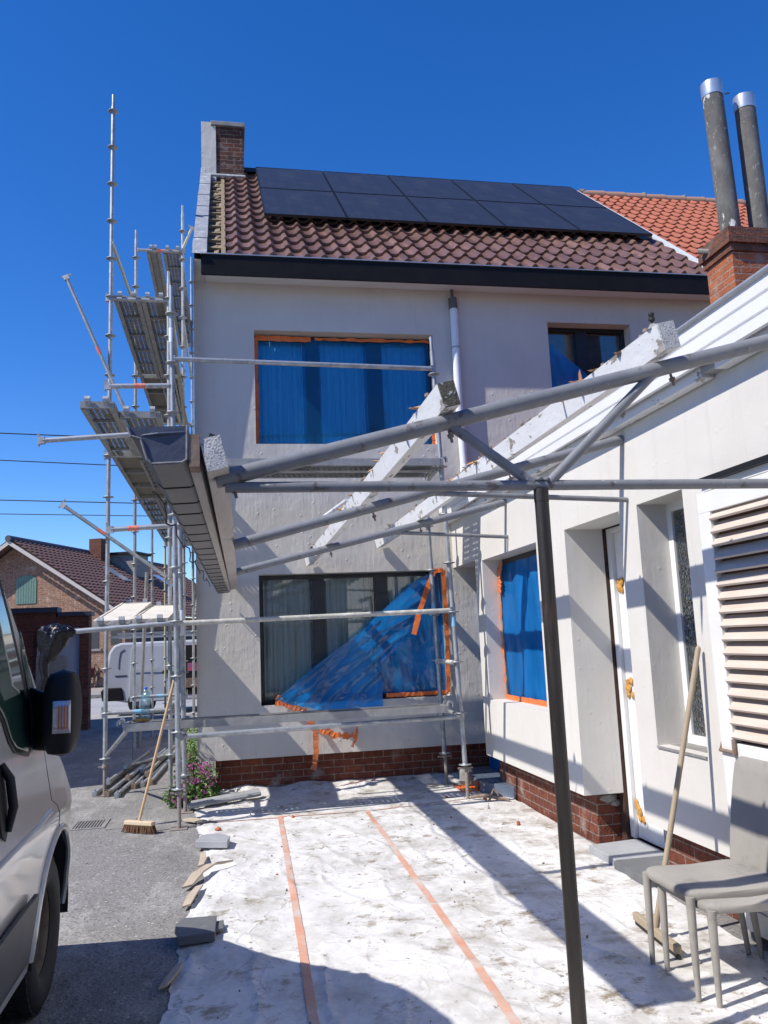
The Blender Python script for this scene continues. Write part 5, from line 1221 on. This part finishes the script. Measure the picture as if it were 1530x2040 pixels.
# neighbouring house just outside the frame at left: it shades the driveway
oh = thing('brick_house', 'brick side house standing left of the driveway, its shade lying across the asphalt', 'house', (-6.2, 9.4, 0))
MB().prism([(-6.2, 0), (-6.2, 5.95), (-9.5, 9.2), (-12.8, 5.95), (-12.8, 0)], lambda a, b: (a, 9.45, b), lambda a, b: (a, 18.9, b)).build('wall', pier_brick, oh)
MB().hexa([(-6.1, 9.4, 5.90), (-6.1, 18.95, 5.90), (-9.5, 18.95, 9.25), (-9.5, 9.4, 9.25)], [(-6.1, 9.4, 6.0), (-6.1, 18.95, 6.0), (-9.5, 18.95, 9.35), (-9.5, 9.4, 9.35)]).hexa([(-12.9, 9.4, 5.90), (-12.9, 18.95, 5.90), (-9.5, 18.95, 9.25), (-9.5, 9.4, 9.25)], [(-12.9, 9.4, 6.0), (-12.9, 18.95, 6.0), (-9.5, 18.95, 9.35), (-9.5, 9.4, 9.35)]).build('roof', brown_tile, oh)
# house behind the camera, mirrored in the window panes
rh = thing('white_house', 'pale house with brown tiled roof standing behind the camera, seen only in reflections', 'house', (1, -11, 0))
MB().prism([(-11, 0), (-11, 5.6), (-14.5, 8.6), (-18, 5.6), (-18, 0)], lambda a, b: (-11, a, b), lambda a, b: (11, a, b)).build('wall', plaster_annex, rh)
MB().hexa([(-11.2, -10.7, 5.45), (11.2, -10.7, 5.45), (11.2, -14.5, 8.72), (-11.2, -14.5, 8.72)], [(-11.2, -10.7, 5.6), (11.2, -10.7, 5.6), (11.2, -14.5, 8.87), (-11.2, -14.5, 8.87)]).build('roof', brown_tile, rh)
for x in (-7, -3.4, .2, 3.8, 7.2):
    for z in (1.0, 3.6):
        wq = MB().box(x, x + 1.3, -11.02, -10.99, z, z + 1.35).build('window', room_mat, rh)
        m = MB(); frame_rect(m, lambda u, zz, d: (u, -10.985 + d, zz), x, x + 1.3, z, z + 1.35, .07, .03); m.build('frame', white_door, wq)
# ------------------------------------------------------------------ overhead wires
names = ['topmost overhead cable, crossing behind the bare tube end', 'second overhead cable from the top at left', 'third overhead cable, just above the lowest', 'lowest overhead cable over the far roof']
for nm, (za, zb, r) in zip(names, ((7.75, 7.42, .017), (6.98, 6.55, .015), (5.85, 5.55, .015), (5.46, 5.22, .012))):
    pts = [(-30 + 2 * i, 24 + .0 * i, za + (zb - za) * ((-30 + 2 * i + 6.5) / 4.3) * .5 + .002 * (i - 14) ** 2 * .3) for i in range(25)]
    tag(MB().curve(pts, r, 6).build('overhead_cable', wire_mat), nm, 'cable', 'overhead cables across the street')
# ------------------------------------------------------------------ bicycle by the far house
bk = thing('bicycle', 'old bicycle with dark red bags leaning on the far brick wall', 'bicycle', (-5.75, 36.6, .12))
for x in (-6.15, -5.4):
    wv = MB()
    for i in range(24):
        a, b = 2 * PI * i / 24, 2 * PI * (i + 1) / 24
        wv.tube((x + .33 * math.cos(a), 36.6, .46 + .33 * math.sin(a)), (x + .33 * math.cos(b), 36.6, .46 + .33 * math.sin(b)), .018, 6)
    for i in range(8):
        a = 2 * PI * i / 8; wv.tube((x, 36.6, .46), (x + .32 * math.cos(a), 36.6, .46 + .32 * math.sin(a)), .004, 4)
    wv.build('wheel', rubber, bk)
MB().path([(-6.15, 36.6, .46), (-5.95, 36.6, .95), (-5.55, 36.6, .92), (-5.72, 36.6, .42), (-5.95, 36.6, .95)], .018).path([(-5.72, 36.6, .42), (-6.15, 36.6, .46)], .014).path([(-5.55, 36.6, 1.05), (-5.55, 36.6, .92), (-5.4, 36.6, .46)], .016).build('frame', van_black, bk)
MB().chunk((-5.98, 36.6, 1.06), .14, .07, .04, 2).build('saddle', rubber, bk); MB().path([(-5.55, 36.35, 1.08), (-5.55, 36.85, 1.08)], .016).build('handlebar', galv, bk)
MB().chunk((-5.75, 36.45, .78), .28, .14, .26, 8).build('bag', pmat('dark_red_bag', (.10, .015, .02), rough=.8), bk)
# ------------------------------------------------------------------ tarp on the ground
TL = [(2.2, -.33), (3.98, -.315), (4.41, -.29), (4.89, -.30), (5.2, -.295), (5.77, -.235), (6.30, -.206), (6.7, -.20), (7.1, -.25), (7.70, -.29), (8.57, -.36), (9.0, -.30), (9.36, -.17), (9.44, -.15)]
TR = [(2.2, 2.55), (5.0, 2.555), (5.95, 2.56), (6.1, 2.67), (8.4, 2.70), (8.6, 2.78), (9.3, 2.86), (9.44, 2.88)]
def tarp_z(x, y):
    n = noise.noise(Vector((x * 1.1, y * 1.1, 0))) * .014 + noise.noise(Vector((x * 3.2, y * 2.6, 4))) * .009
    r = abs(noise.noise(Vector((x * 2.3 + y * .8, y * 1.1 - x * .5, 9))))
    return .014 + n * .45 + .010 * max(0, .07 - r) / .07 + .003 * abs(noise.noise(Vector((x * 7, y * 6, 2))))
def tarp_p(u_, v_):
    y = 2.2 + (9.44 - 2.2) * v_
    xl = interp(TL, y) + .03 * noise.noise(Vector((y * 3.5, 0, 0))) + .014 * noise.noise(Vector((y * 14, 3, 0))); xr = interp(TR, y) + .03 * noise.noise(Vector((y * 3, 7, 0)))
    x = xl + (xr - xl) * u_; z = tarp_z(x, y)
    if u_ < .02: z = .006
    elif u_ < .05: z += .012 * noise.noise(Vector((y * 5, 1, 1)))
    if y > 9.2: z += .10 * (y - 9.2) / .24 * (.6 + .4 * noise.noise(Vector((x * 3, 1, 0))))
    return (x, y, max(.006, z))
tarp = MB().grid(tarp_p, 150, 330).build('tarpaulin', tarp_mat, None, smooth=True)
tag(tarp, 'dirty white tarpaulin spread over the ground with orange tape stripes', 'tarpaulin')
OFF[tarp.name] = Vector((0, 0, 0))
def ground_tape(P, w_, n=90, seed=0):
    vs = []
    for i in range(n + 1):
        t = i / n * (len(P) - 1); k = min(int(t), len(P) - 2); f = t - k
        x = P[k][0] + (P[k + 1][0] - P[k][0]) * f; y = P[k][1] + (P[k + 1][1] - P[k][1]) * f
        dx, dy = P[k + 1][0] - P[k][0], P[k + 1][1] - P[k][1]; l = math.hypot(dx, dy); nx, ny = -dy / l, dx / l
        ww = w_ * (1 + .12 * noise.noise(Vector((i * .4, seed, 0))))
        for j in range(4):
            q = (j / 3 - .5) * ww; vs.append((x + nx * q, y + ny * q, tarp_z(x + nx * q, y + ny * q) + .0045))
    return MB().add(vs, [(4 * i + j, 4 * i + j + 1, 4 * i + j + 5, 4 * i + j + 4) for i in range(n) for j in range(3)]).build('tape_stripe', tape_ground, tarp, smooth=True)
ground_tape([(.335, 2.3), (.328, 3.8), (.356, 4.76), (.394, 6.29), (.437, 8.05)], .044, seed=1)
ground_tape([(1.09, 2.3), (1.146, 3.81), (1.176, 4.91), (1.208, 6.21), (1.236, 7.92)], .044, seed=2)
ground_tape([(-.27, 8.01), (.63, 8.02), (1.256, 7.97), (2.425, 8.18)], .022, seed=3)
# ------------------------------------------------------------------ slabs, scraps and rubble
def slab(name, label, cat, poly, z0, th, mat, grp=None, bev=.004):
    o = MB().prism(poly, lambda a, b: (a, b, z0), lambda a, b: (a, b, z0 + th)).build(name, mat, None, bevel=bev); return tag(o, label, cat, grp)
slab('paving_slab', 'pale grey broken paving slab weighing down the tarpaulin edge near the broom', 'paving slab', [(-.29, 7.03), (-.04, 6.93), (-.02, 7.12), (-.10, 7.26), (-.25, 7.25)], .03, .05, pale_slab)
slab('paving_slab', 'dark grey paving slab on the tarpaulin edge where the van shade begins', 'paving slab', [(-.30, 4.85), (-.10, 4.87), (-.095, 5.15), (-.285, 5.17), (-.325, 5.06), (-.305, 4.98)], .022, .048, dark_slab)
slab('paving_slab', 'small dark tile leaning under the dark grey slab', 'paving slab', [(-.10, 4.98), (-.055, 4.99), (-.055, 5.13), (-.10, 5.12)], .03, .02, dark_slab)
def scrap(label, pts, w_, mat=cardboard):
    m_ = MB(); vs = []
    for i, (x, y, z) in enumerate(pts):
        ww = w_ * (.6 + .4 * math.sin(PI * (i + .6) / (len(pts) + .2))); vs += [(x - ww / 2, y, z), (x + ww / 2, y + .02, z + .006), (x + ww / 2, y + .02, z + .018), (x - ww / 2, y, z + .012)]
    n = len(pts); fs = [(4 * i + k, 4 * i + (k + 1) % 4, 4 * i + 4 + (k + 1) % 4, 4 * i + 4 + k) for i in range(n - 1) for k in range(4)] + [(0, 1, 2, 3), (4 * n - 4, 4 * n - 3, 4 * n - 2, 4 * n - 1)]
    return tag(m_.add(vs, fs).build('wood_scrap', mat), label, 'wood scrap')
scrap('short thin wood scrap just below the pale grey slab', [(-.23, 6.42, .03), (-.215, 6.58, .035), (-.225, 6.80, .03)], .05)
scrap('curved flat wood scrap lying across the tarpaulin edge', [(-.30, 5.95, .02), (-.24, 6.15, .05), (-.15, 6.32, .06), (-.03, 6.40, .045)], .085)
scrap('blunt wood scrap half on the asphalt, nearest the dark slab', [(-.285, 5.52, .02), (-.26, 5.70, .03), (-.22, 5.92, .025)], .06)
scrap('pale wood scrap at the shaded tarpaulin edge, nearest the camera', [(-.33, 4.30, .02), (-.30, 4.42, .02), (-.27, 4.56, .02)], .05)
scrap('short log of scrap wood at the far left tarpaulin corner', [(-.42, 8.20, .02), (-.36, 8.12, .025), (-.26, 8.02, .02)], .09)
pk = thing('aluminium_profile', 'grey metal starter profile lying on the tarpaulin along the brick plinth', 'profile', (-.35, 8.75, 0))
MB().hexa([(-.42, 8.68, .03), (-.40, 8.80, .03), (.28, 9.13, .05), (.30, 9.00, .05)], [(-.42, 8.68, .055), (-.40, 8.80, .09), (.28, 9.13, .11), (.30, 9.00, .075)]).build('flat_strip', pmat('profile_grey', (.40, .41, .42), (.28, .29, .30), scale=9, rough=.5), pk, bevel=.005)
MB().tube((-.43, 8.72, .05), (.28, 9.03, .07), .028, 10).build('rolled_edge', pmat('profile_grey', (.4, .41, .42)), pk, smooth=True)
def lump(name, label, cat, c, s_, mat, seed, grp=None): return tag(MB().chunk(c, *s_, seed).build(name, mat), label, cat, grp)
protos = [MB().chunk((0, 0, 0), 1, .7, .5, 50 + i).build('rubble_chip', rubble_mat) for i in range(3)]
for i in range(70):
    rnd = random.Random(500 + i); o = protos[i] if i < 3 else protos[i % 3].copy()
    if i >= 3: COL.objects.link(o)
    y = 2.9 + 6.2 * rnd.random() ** 1.2; x = -.1 + 2.55 * rnd.random(); s_ = rnd.uniform(.004, .013) * (1 if i % 9 else 1.8)
    o.location = (x, y, tarp_z(x, y) + s_ * .4); o.scale = (s_, s_, s_); o.rotation_euler = (rnd.random() * 6, rnd.random() * 6, rnd.random() * 6)
    tag(o, 'small grey rubble chip strewn on the white tarpaulin', 'rubble', 'grey rubble chips on the tarpaulin')
bp_ = MB().chunk((0, 0, 0), 1, .8, .5, 77).build('brick_chip', rubble_brick)
for i, (x, y, s_) in enumerate(((-.12, 7.62, .035), (2.35, 6.9, .03), (.55, 7.96, .02), (2.1, 8.3, .022), (2.42, 8.05, .03), (1.9, 7.4, .012), (.3, 6.1, .012))):
    o = bp_ if i == 0 else bp_.copy()
    if i: COL.objects.link(o)
    o.location = (x, y, tarp_z(x, y) + s_ * .4); o.scale = (s_,) * 3; o.rotation_euler = (i, i * 2, i * 3)
    tag(o, 'small orange brick chip lying on the white tarpaulin', 'rubble', 'orange brick chips on the tarpaulin')
ap = MB().chunk((0, 0, 0), 1, .6, .35, 88).build('pebble', pmat('pale_pebble', (.42, .40, .37), (.30, .29, .27), scale=9, rough=.9))
for i in range(60):
    rnd = random.Random(900 + i); o = ap if i == 0 else ap.copy()
    if i: COL.objects.link(o)
    s_ = rnd.uniform(.005, .014); o.location = (rnd.uniform(-1.5, -.36), rnd.uniform(4.9, 10.0), s_ * .25); o.scale = (s_, s_, s_); o.rotation_euler = (0, 0, rnd.random() * 6)
    tag(o, 'tiny pale pebble lying on the dusty grey asphalt', 'pebble', 'pebbles on the asphalt')
lump('brick_piece', 'broken brick piece wedged behind the inner scaffold standard by the house corner', 'rubble', (2.42, 8.72, .14), (.09, .06, .11), concrete, 3)
lump('brick_piece', 'red brick lump beside the bluestone step', 'rubble', (2.50, 8.55, .08), (.05, .06, .06), rubble_brick, 4)
tag(MB().curve([(2.30, 8.12, .04), (2.40, 7.98, .07), (2.50, 7.95, .05), (2.60, 7.85, .04)], [.014, .018, .018, .012], 8).curve([(2.42, 7.92, .03), (2.5, 8.02, .11), (2.56, 7.95, .05)], .012, 8).build('metal_clamp', rust), 'rusty bent clamp lying by the foot of the right scaffold standard', 'clamp')
nm_ = MB()
for i in range(9): nm_.tube((2.30 + .04 * i, 8.45, .035), (2.36 + .04 * i, 8.85, .04), .004, 5).tube((2.3, 8.45 + .045 * i, .036), (2.66, 8.45 + .045 * i, .04), .004, 5)
tag(nm_.build('orange_netting', orange_tape), 'scrap of orange netting beside the bluestone step', 'netting')
# steps
slab('stone_step', 'blue grey stone step in the shaded corner before the film covered door', 'step', [(2.50, 8.35), (2.70, 8.0), (2.86, 8.0), (2.86, 9.32), (2.50, 9.32)], .0, .13, pmat('dark_bluestone', (.085, .11, .16), (.12, .15, .20), scale=7, rough=.35, spots=((.3, .34, .4), 9, .6, .1)))  # step stone darker and bluer than the threshold slabs
slab('stone_step', 'pale bluestone threshold slab at the foot of the renovated white door', 'step', [(2.53, 5.47), (2.93, 5.47), (2.93, 5.95), (2.53, 5.90)], .0, .07, pale_slab)
slab('stone_step', 'dark bluestone threshold slab behind the chairs', 'step', [(2.51, 5.00), (2.93, 5.00), (2.93, 5.462), (2.51, 5.462)], .0, .068, dark_slab)
tag(MB().box(2.94, 3.2, 5.05, 5.98, -.05, .055).build('brick_threshold', red_brick), 'brick threshold strip beneath the white door', 'threshold')
tag(MB().tube((2.62, 4.12, 0), (2.62, 4.12, .24), .04, 16).tube((2.62, 4.12, .18), (2.62, 4.12, .25), .046, 16).build('drain_stub', zinc_pipe, smooth=True), 'short grey drain pipe stub at the plinth behind the chairs', 'pipe')
# drain grate
dg_ = thing('drain_grate', 'rusty iron drain grate set in the asphalt right of the silver van', 'drain', (-1.31, 8.45, 0))
m = MB(); m.box(-1.48, -1.15, 8.24, 8.28, .0, .008); m.box(-1.48, -1.15, 8.62, 8.66, .0, .008); m.box(-1.48, -1.44, 8.28, 8.62, 0, .008); m.box(-1.19, -1.15, 8.28, 8.62, 0, .008)
for i in range(9): m.box(-1.43 + i * .027, -1.418 + i * .027, 8.28, 8.62, .0, .007)
m.build('grating', pmat('grate_iron', (.20, .19, .18), (.30, .29, .27), scale=20, rough=.8), dg_)
MB().box(-1.44, -1.19, 8.28, 8.62, .001, .003).build('pit', rubber, dg_)
MB().box(-1.13, -.90, 8.15, 8.60, .0, .005).build('concrete_patch', concrete, dg_)
# ------------------------------------------------------------------ stacked chairs
def chair():
    t = thing('stacking_chair', 'x', 'chair', (0, 0, 0), group='stacked grey chairs')
    hw, x0, x1 = .222, -.268, .235
    def seat(u_, v_):          # closed rounded slab: u around the section, v across y
        pass
    m_ = MB(); n = 14
    def rr(a, b):              # superellipse outline
        c, s_ = math.cos(a), math.sin(a); return (math.copysign(abs(c) ** .28, c), math.copysign(abs(s_) ** .28, s_))
    vs = []; NA = 48; lev = [(-.018, .93), (-.015, .98), (-.004, 1.0), (.010, .997), (.021, .975), (.027, .92), (.029, .5), (.027, .0)]
    for h, k in lev:
        for i in range(NA):
            ux_, uy_ = rr(2 * PI * i / NA, 0); vs.append(((x0 + x1) / 2 + ux_ * (x1 - x0) / 2 * k, uy_ * hw * k, .432 + h - .012 * (1 - abs(ux_ * k)) * (k < .99)))
    fs = [(j * NA + i, j * NA + (i + 1) % NA, (j + 1) * NA + (i + 1) % NA, (j + 1) * NA + i) for j in range(len(lev) - 1) for i in range(NA)] + [tuple(range(NA - 1, -1, -1))]
    m_.add(vs, fs).build('seat', chair_fabric, t, smooth=True)
    m_ = MB(); vs = []; nb_ = 18
    def bc(f): return (.215 + .035 * f + .05 * f * f, .405 + .535 * f)
    for i in range(nb_ + 1):
        f = i / nb_; bx_, bz = bc(f); w_ = hw * (.985 - .03 * f) * (1 if f < .94 else math.sqrt(max(0.02, 1 - ((f - .94) / .062) ** 2 * .25)))
        th = .022 * (1 if f < .96 else .7)
        for k in range(24):
            a = 2 * PI * k / 24; c, s_ = math.cos(a), math.sin(a)
            yy = math.copysign(abs(s_) ** .25, s_) * w_; xx = math.copysign(abs(c) ** .5, c) * th + .018 * (1 - (yy / hw) ** 2)
            vs.append((bx_ + xx, yy, bz))
    fs = [(24 * i + k, 24 * i + (k + 1) % 24, 24 * i + 24 + (k + 1) % 24, 24 * i + 24 + k) for i in range(nb_) for k in range(24)] + [tuple(range(23, -1, -1)), tuple(range(24 * nb_, 24 * nb_ + 24))]
    m_.add(vs, fs).build('backrest', chair_fabric, t, smooth=True)
    m_ = MB()
    for y in (-.165, -.0825, 0, .0825, .165): pass
    for sx, sy in ((-1, 1), (-1, -1), (1, 1), (1, -1)):
        xt = x0 + .022 if sx < 0 else x1 - .03; xb = xt + (-.005 if sx < 0 else .045)
        MB().curve([(xt, sy * (hw - .022), .43), (xt + (xb - xt) * .5, sy * (hw - .020), .22), (xb, sy * (hw - .018), .012)], [.0205, .0165, .0115], 14).build('leg', chair_fabric, t, smooth=True)
    return t
cp0 = chair()
lc = place(cp0, (2.245, 3.64, 0), (0, 0, math.radians(1.5)), 'lower grey fabric chair, its seat hidden beneath the stacked one', first=True)
uc = place(cp0, (2.207, 3.712, .004), (0, 0, math.radians(-1)), 'upper grey fabric chair with shadowed backrest, stacked on another')
lc.scale = (1, 1, .925); uc.scale = (1, 1, 1.0)
# ------------------------------------------------------------------ brooms
br = thing('broom', 'wooden broom with brown bristles leaning on the corner scaffold standard', 'broom', (-.80, 7.93, 0))
tp = Vector((-.512, 7.985, 1.30)); bt = Vector((-.805, 7.90, .115))
MB().tube(bt, tp, .0125, 14).lathe([(.0125, 0), (.010, .012), (.002, .016)], tuple(tp), 12).build('handle', broom_wood, br, smooth=True)
hx = Vector((.17, -.13, 0)).normalized() if False else Vector((.82, -.57, 0)); hx.normalize(); hy = Vector((0, 0, 1)).cross(hx)
m = MB(); cc = Vector((-.805, 7.90, .088)); m.bar(cc - hx * .155, cc + hx * .155, .058, .034); m.build('head', pmat('broom_block', (.66, .52, .36), (.58, .45, .30), scale=9, rough=.7), br, bevel=.006)
m = MB(); rnd = random.Random(4)
for i in range(26):
    for j in range(5):
        c = cc + hx * (-.145 + .29 * i / 25) + hy * (-.022 + .011 * j) + Vector((0, 0, -.012)); q = c + hx * (rnd.uniform(-.012, .012) + .02 * (i / 12.5 - 1)) + hy * rnd.uniform(-.02, .02) + Vector((0, 0, -.068))
        m.tube(c, q, .0052, 5, r2=.004)
m.build('bristles', bristle, br)
b2 = thing('floor_squeegee', 'old wooden squeegee with long handle leaning on the annex wall behind the chairs', 'squeegee', (2.15, 4.30, 0))
MB().tube((2.135, 4.22, .05), (2.545, 4.235, 1.475), .0150, 14).lathe([(.015, 0), (.012, .012), (.003, .02)], (2.545, 4.235, 1.472), 12).build('handle', broom_wood_old, b2, smooth=True)
MB().bar((2.155, 4.47, .055), (2.115, 3.95, .055), .034, .042).build('head', broom_wood_old, b2, bevel=.006)
MB().bar((2.152, 4.46, .015), (2.112, 3.94, .015), .012, .03).build('rubber_lip', rubber, b2)
MB().tube((2.13, 4.22, .045), (2.155, 4.222, .13), .022, 12).build('socket', broom_wood_old, b2, smooth=True)
# ------------------------------------------------------------------ things on the low deck
wb = thing('water_bottle', 'clear ribbed water bottle with blue cap standing on the low deck', 'bottle', (-.785, 8.20, .936))
pr_ = [(.036, 0), (.042, .006)] + [(.042 - .003 * (i % 2), .012 + .014 * i) for i in range(9)] + [(.043, .15), (.043, .20), (.040, .235), (.028, .268), (.0145, .285), (.0145, .295)]
MB().lathe(pr_, (-.785, 8.20, .936), 20).build('body', water_mat, wb, smooth=True)
MB().lathe([(.016, 0), (.0165, .004), (.0165, .017), (.014, .02)], (-.785, 8.20, 1.229), 16).build('cap', blue_cap, wb, smooth=True)
MB().lathe([(.0436, 0), (.0436, .05)], (-.785, 8.20, 1.086), 20).build('label', label_mat, wb)
lump('brown_object', 'small yellow brown object lying beside the water bottle', 'small object', (-.81, 8.12, .953), (.095, .045, .025), pmat('yellow_chunk', (.46, .30, .08), (.38, .22, .06), scale=20, rough=.8), 9)  # unidentified yellow brown object, modelled as a plain lump
# black plastic bag wound on the tube end
bb = MB(); rnd = random.Random(2)
def bagf(u_, v_):
    a = 2 * PI * u_; x = -1.70 + .33 * v_; cz = 1.785
    r = .035 + (.085 + .05 * noise.noise(Vector((v_ * 4, a, 1)))) * math.sin(PI * min(1, v_ * 1.02)) ** .6
    dn = (.20 * (1 - v_) ** .8 + .06) * max(0, -math.sin(a)) * math.sin(PI * min(1, v_ + .12))
    n = .016 * noise.noise(Vector((math.cos(a) * 2, math.sin(a) * 2, v_ * 9))) - .012 * abs(noise.noise(Vector((math.cos(a) * 4, math.sin(a) * 4, v_ * 16))))
    return (x, 7.95 + (r + n) * .8 * math.cos(a), cz + (r * .55 + n) * math.sin(a) - dn)
bb.grid(bagf, 40, 30)
bb.curve([(-1.62, 7.95, 1.62), (-1.645, 7.94, 1.5), (-1.63, 7.95, 1.38), (-1.665, 7.95, 1.27), (-1.68, 7.94, 1.16)], [.05, .042, .03, .034, .02], 10)
tag(bb.build('plastic_bag', bag_mat, smooth=True), 'black plastic bag wound around the tube end above the van mirror', 'plastic bag')
# ------------------------------------------------------------------ loose scaffold tubes on the ground
rnd = random.Random(21)
tubes = [((-1.50, 10.05), (-1.28, 12.6), .03), ((-1.36, 9.98), (-1.12, 12.7), .03), ((-1.24, 9.86), (-1.02, 12.9), .03), ((-1.12, 10.4), (-.92, 13.2), .03), ((-1.03, 10.5), (-.84, 13.0), .03), ((-.95, 10.6), (-.80, 13.4), .03),
         ((-1.42, 10.5), (-1.20, 13.0), .085), ((-1.22, 10.7), (-.98, 13.2), .085), ((-1.10, 11.2), (-.88, 13.5), .09), ((-1.02, 10.9), (-.86, 13.6), .085), ((-1.30, 11.3), (-.75, 12.4), .14)]
wd_ = ['outermost', 'second', 'third', 'fourth', 'fifth', 'innermost', 'upper left', 'upper middle', 'upper right', 'steep upper', 'topmost crosswise']
for i, (a, b, z) in enumerate(tubes):
    t = thing('scaffold_tube', '%s loose galvanised tube in the pile beside the flowering bush' % wd_[i], 'scaffold tube', (a[0], a[1], 0), group='loose scaffold tubes piled on the asphalt')
    p, q = Vector((a[0], a[1], z)), Vector((b[0], b[1], z + rnd.uniform(-.003, .02))); d = (q - p).normalized()
    MB().tube(p, q, .0245, 12, hollow=True).build('tube', galv if i % 3 else deck_steel, t, smooth=True)
    hm = MB(); sd = d.cross(Vector((0, 0, 1))).normalized()
    hm.bar(p - d * .06, p + d * .05, .05, .052).bar(p - d * .03 + Vector((0, 0, -.03)), p - d * .03 + Vector((0, 0, .05)), .012, .03, up=tuple(d)); hm.build('end_clamp', rust if i % 2 else galv, t)
# ------------------------------------------------------------------ flowering bush
bu = thing('flowering_bush', 'leafy bush with pink flowers at the house corner', 'bush', (-.42, 9.05, 0))
lm, ly, pm_, sm_ = MB(), MB(), MB(), MB(); rnd = random.Random(5)
def leaf(mb, c, s_):
    n = Vector((rnd.gauss(0, 1), rnd.gauss(-.5, 1), rnd.gauss(.9, 1))).normalized(); a = n.orthogonal().normalized(); a = Matrix.Rotation(rnd.random() * 6.28, 3, n) @ a; b = n.cross(a)
    mb.add([c - a * s_, c - b * s_ * .42 + n * s_ * .08, c + a * s_ - n * s_ * .25, c + b * s_ * .42 + n * s_ * .08], [(0, 1, 2, 3)])
lobes = [((-.40, 9.10, .20), (.24, .20, .22)), ((-.27, 9.18, .28), (.13, .16, .20)), ((-.45, 9.30, .42), (.12, .18, .34)), ((-.55, 9.0, .10), (.14, .14, .11)), ((-.22, 9.22, .10), (.10, .12, .12)), ((-.42, 9.6, .55), (.10, .3, .30)), ((-.36, 9.02, .10), (.2, .12, .1))]
for c, r in lobes:
    for i in range(330):
        v = Vector((rnd.gauss(0, 1), rnd.gauss(0, 1), rnd.gauss(0, 1))).normalized() * (rnd.random() ** .4)
        p = Vector((c[0] + v.x * r[0], c[1] + v.y * r[1], max(.012, c[2] + v.z * r[2])))
        if p.x > -.19 and p.y > 9.44: p.x = -.2
        if p.x > -.36 and p.z > .38: p.x = -.37 - rnd.random() * .1
        leaf(lm if rnd.random() < (.45 if c[2] > .4 else .86) else ly, p, rnd.uniform(.014, .034))
cl = [(-.55, 8.95, .12), (-.60, 8.92, .08), (-.48, 8.93, .10), (-.47, 8.95, .22), (-.42, 8.96, .28), (-.36, 8.98, .24), (-.30, 9.0, .34), (-.26, 9.02, .30), (-.33, 9.02, .40), (-.24, 9.05, .40), (-.44, 9.05, .38), (-.28, 8.98, .14), (-.22, 9.06, .22), (-.50, 8.98, .30), (-.38, 8.95, .08), (-.52, 8.95, .05), (-.46, 9.1, .48)]
for c in cl:
    for i in range(11):
        p = Vector((c[0] + rnd.gauss(0, .026), c[1] + rnd.gauss(0, .026), max(.02, c[2] + rnd.gauss(0, .022))))
        for k in range(5):
            a = 2 * PI * k / 5 + rnd.random(); d = Vector((math.cos(a), -.5, math.sin(a))).normalized(); s_ = rnd.uniform(.007, .012)
            sd = d.cross(Vector((0, 1, .3))).normalized(); pm_.add([p, p + d * s_ * .7 + sd * s_ * .5, p + d * s_ * 1.4, p + d * s_ * .7 - sd * s_ * .5], [(0, 1, 2, 3)])
for i in range(40):
    a = Vector((rnd.uniform(-.5, -.28), rnd.uniform(9.0, 9.2), 0)); q = a + Vector((rnd.uniform(-.12, .1), rnd.uniform(-.1, .1), rnd.uniform(.15, .5))); sm_.tube(a, q, .004, 5, r2=.002)
lm.build('foliage', leaf_mat, bu, auto=False); ly.build('pale_foliage', leaf_yellow, bu, auto=False); pm_.build('flowers', petal_mat, bu, auto=False); sm_.build('stems', pmat('stem', (.09, .10, .04), rough=.8), bu)
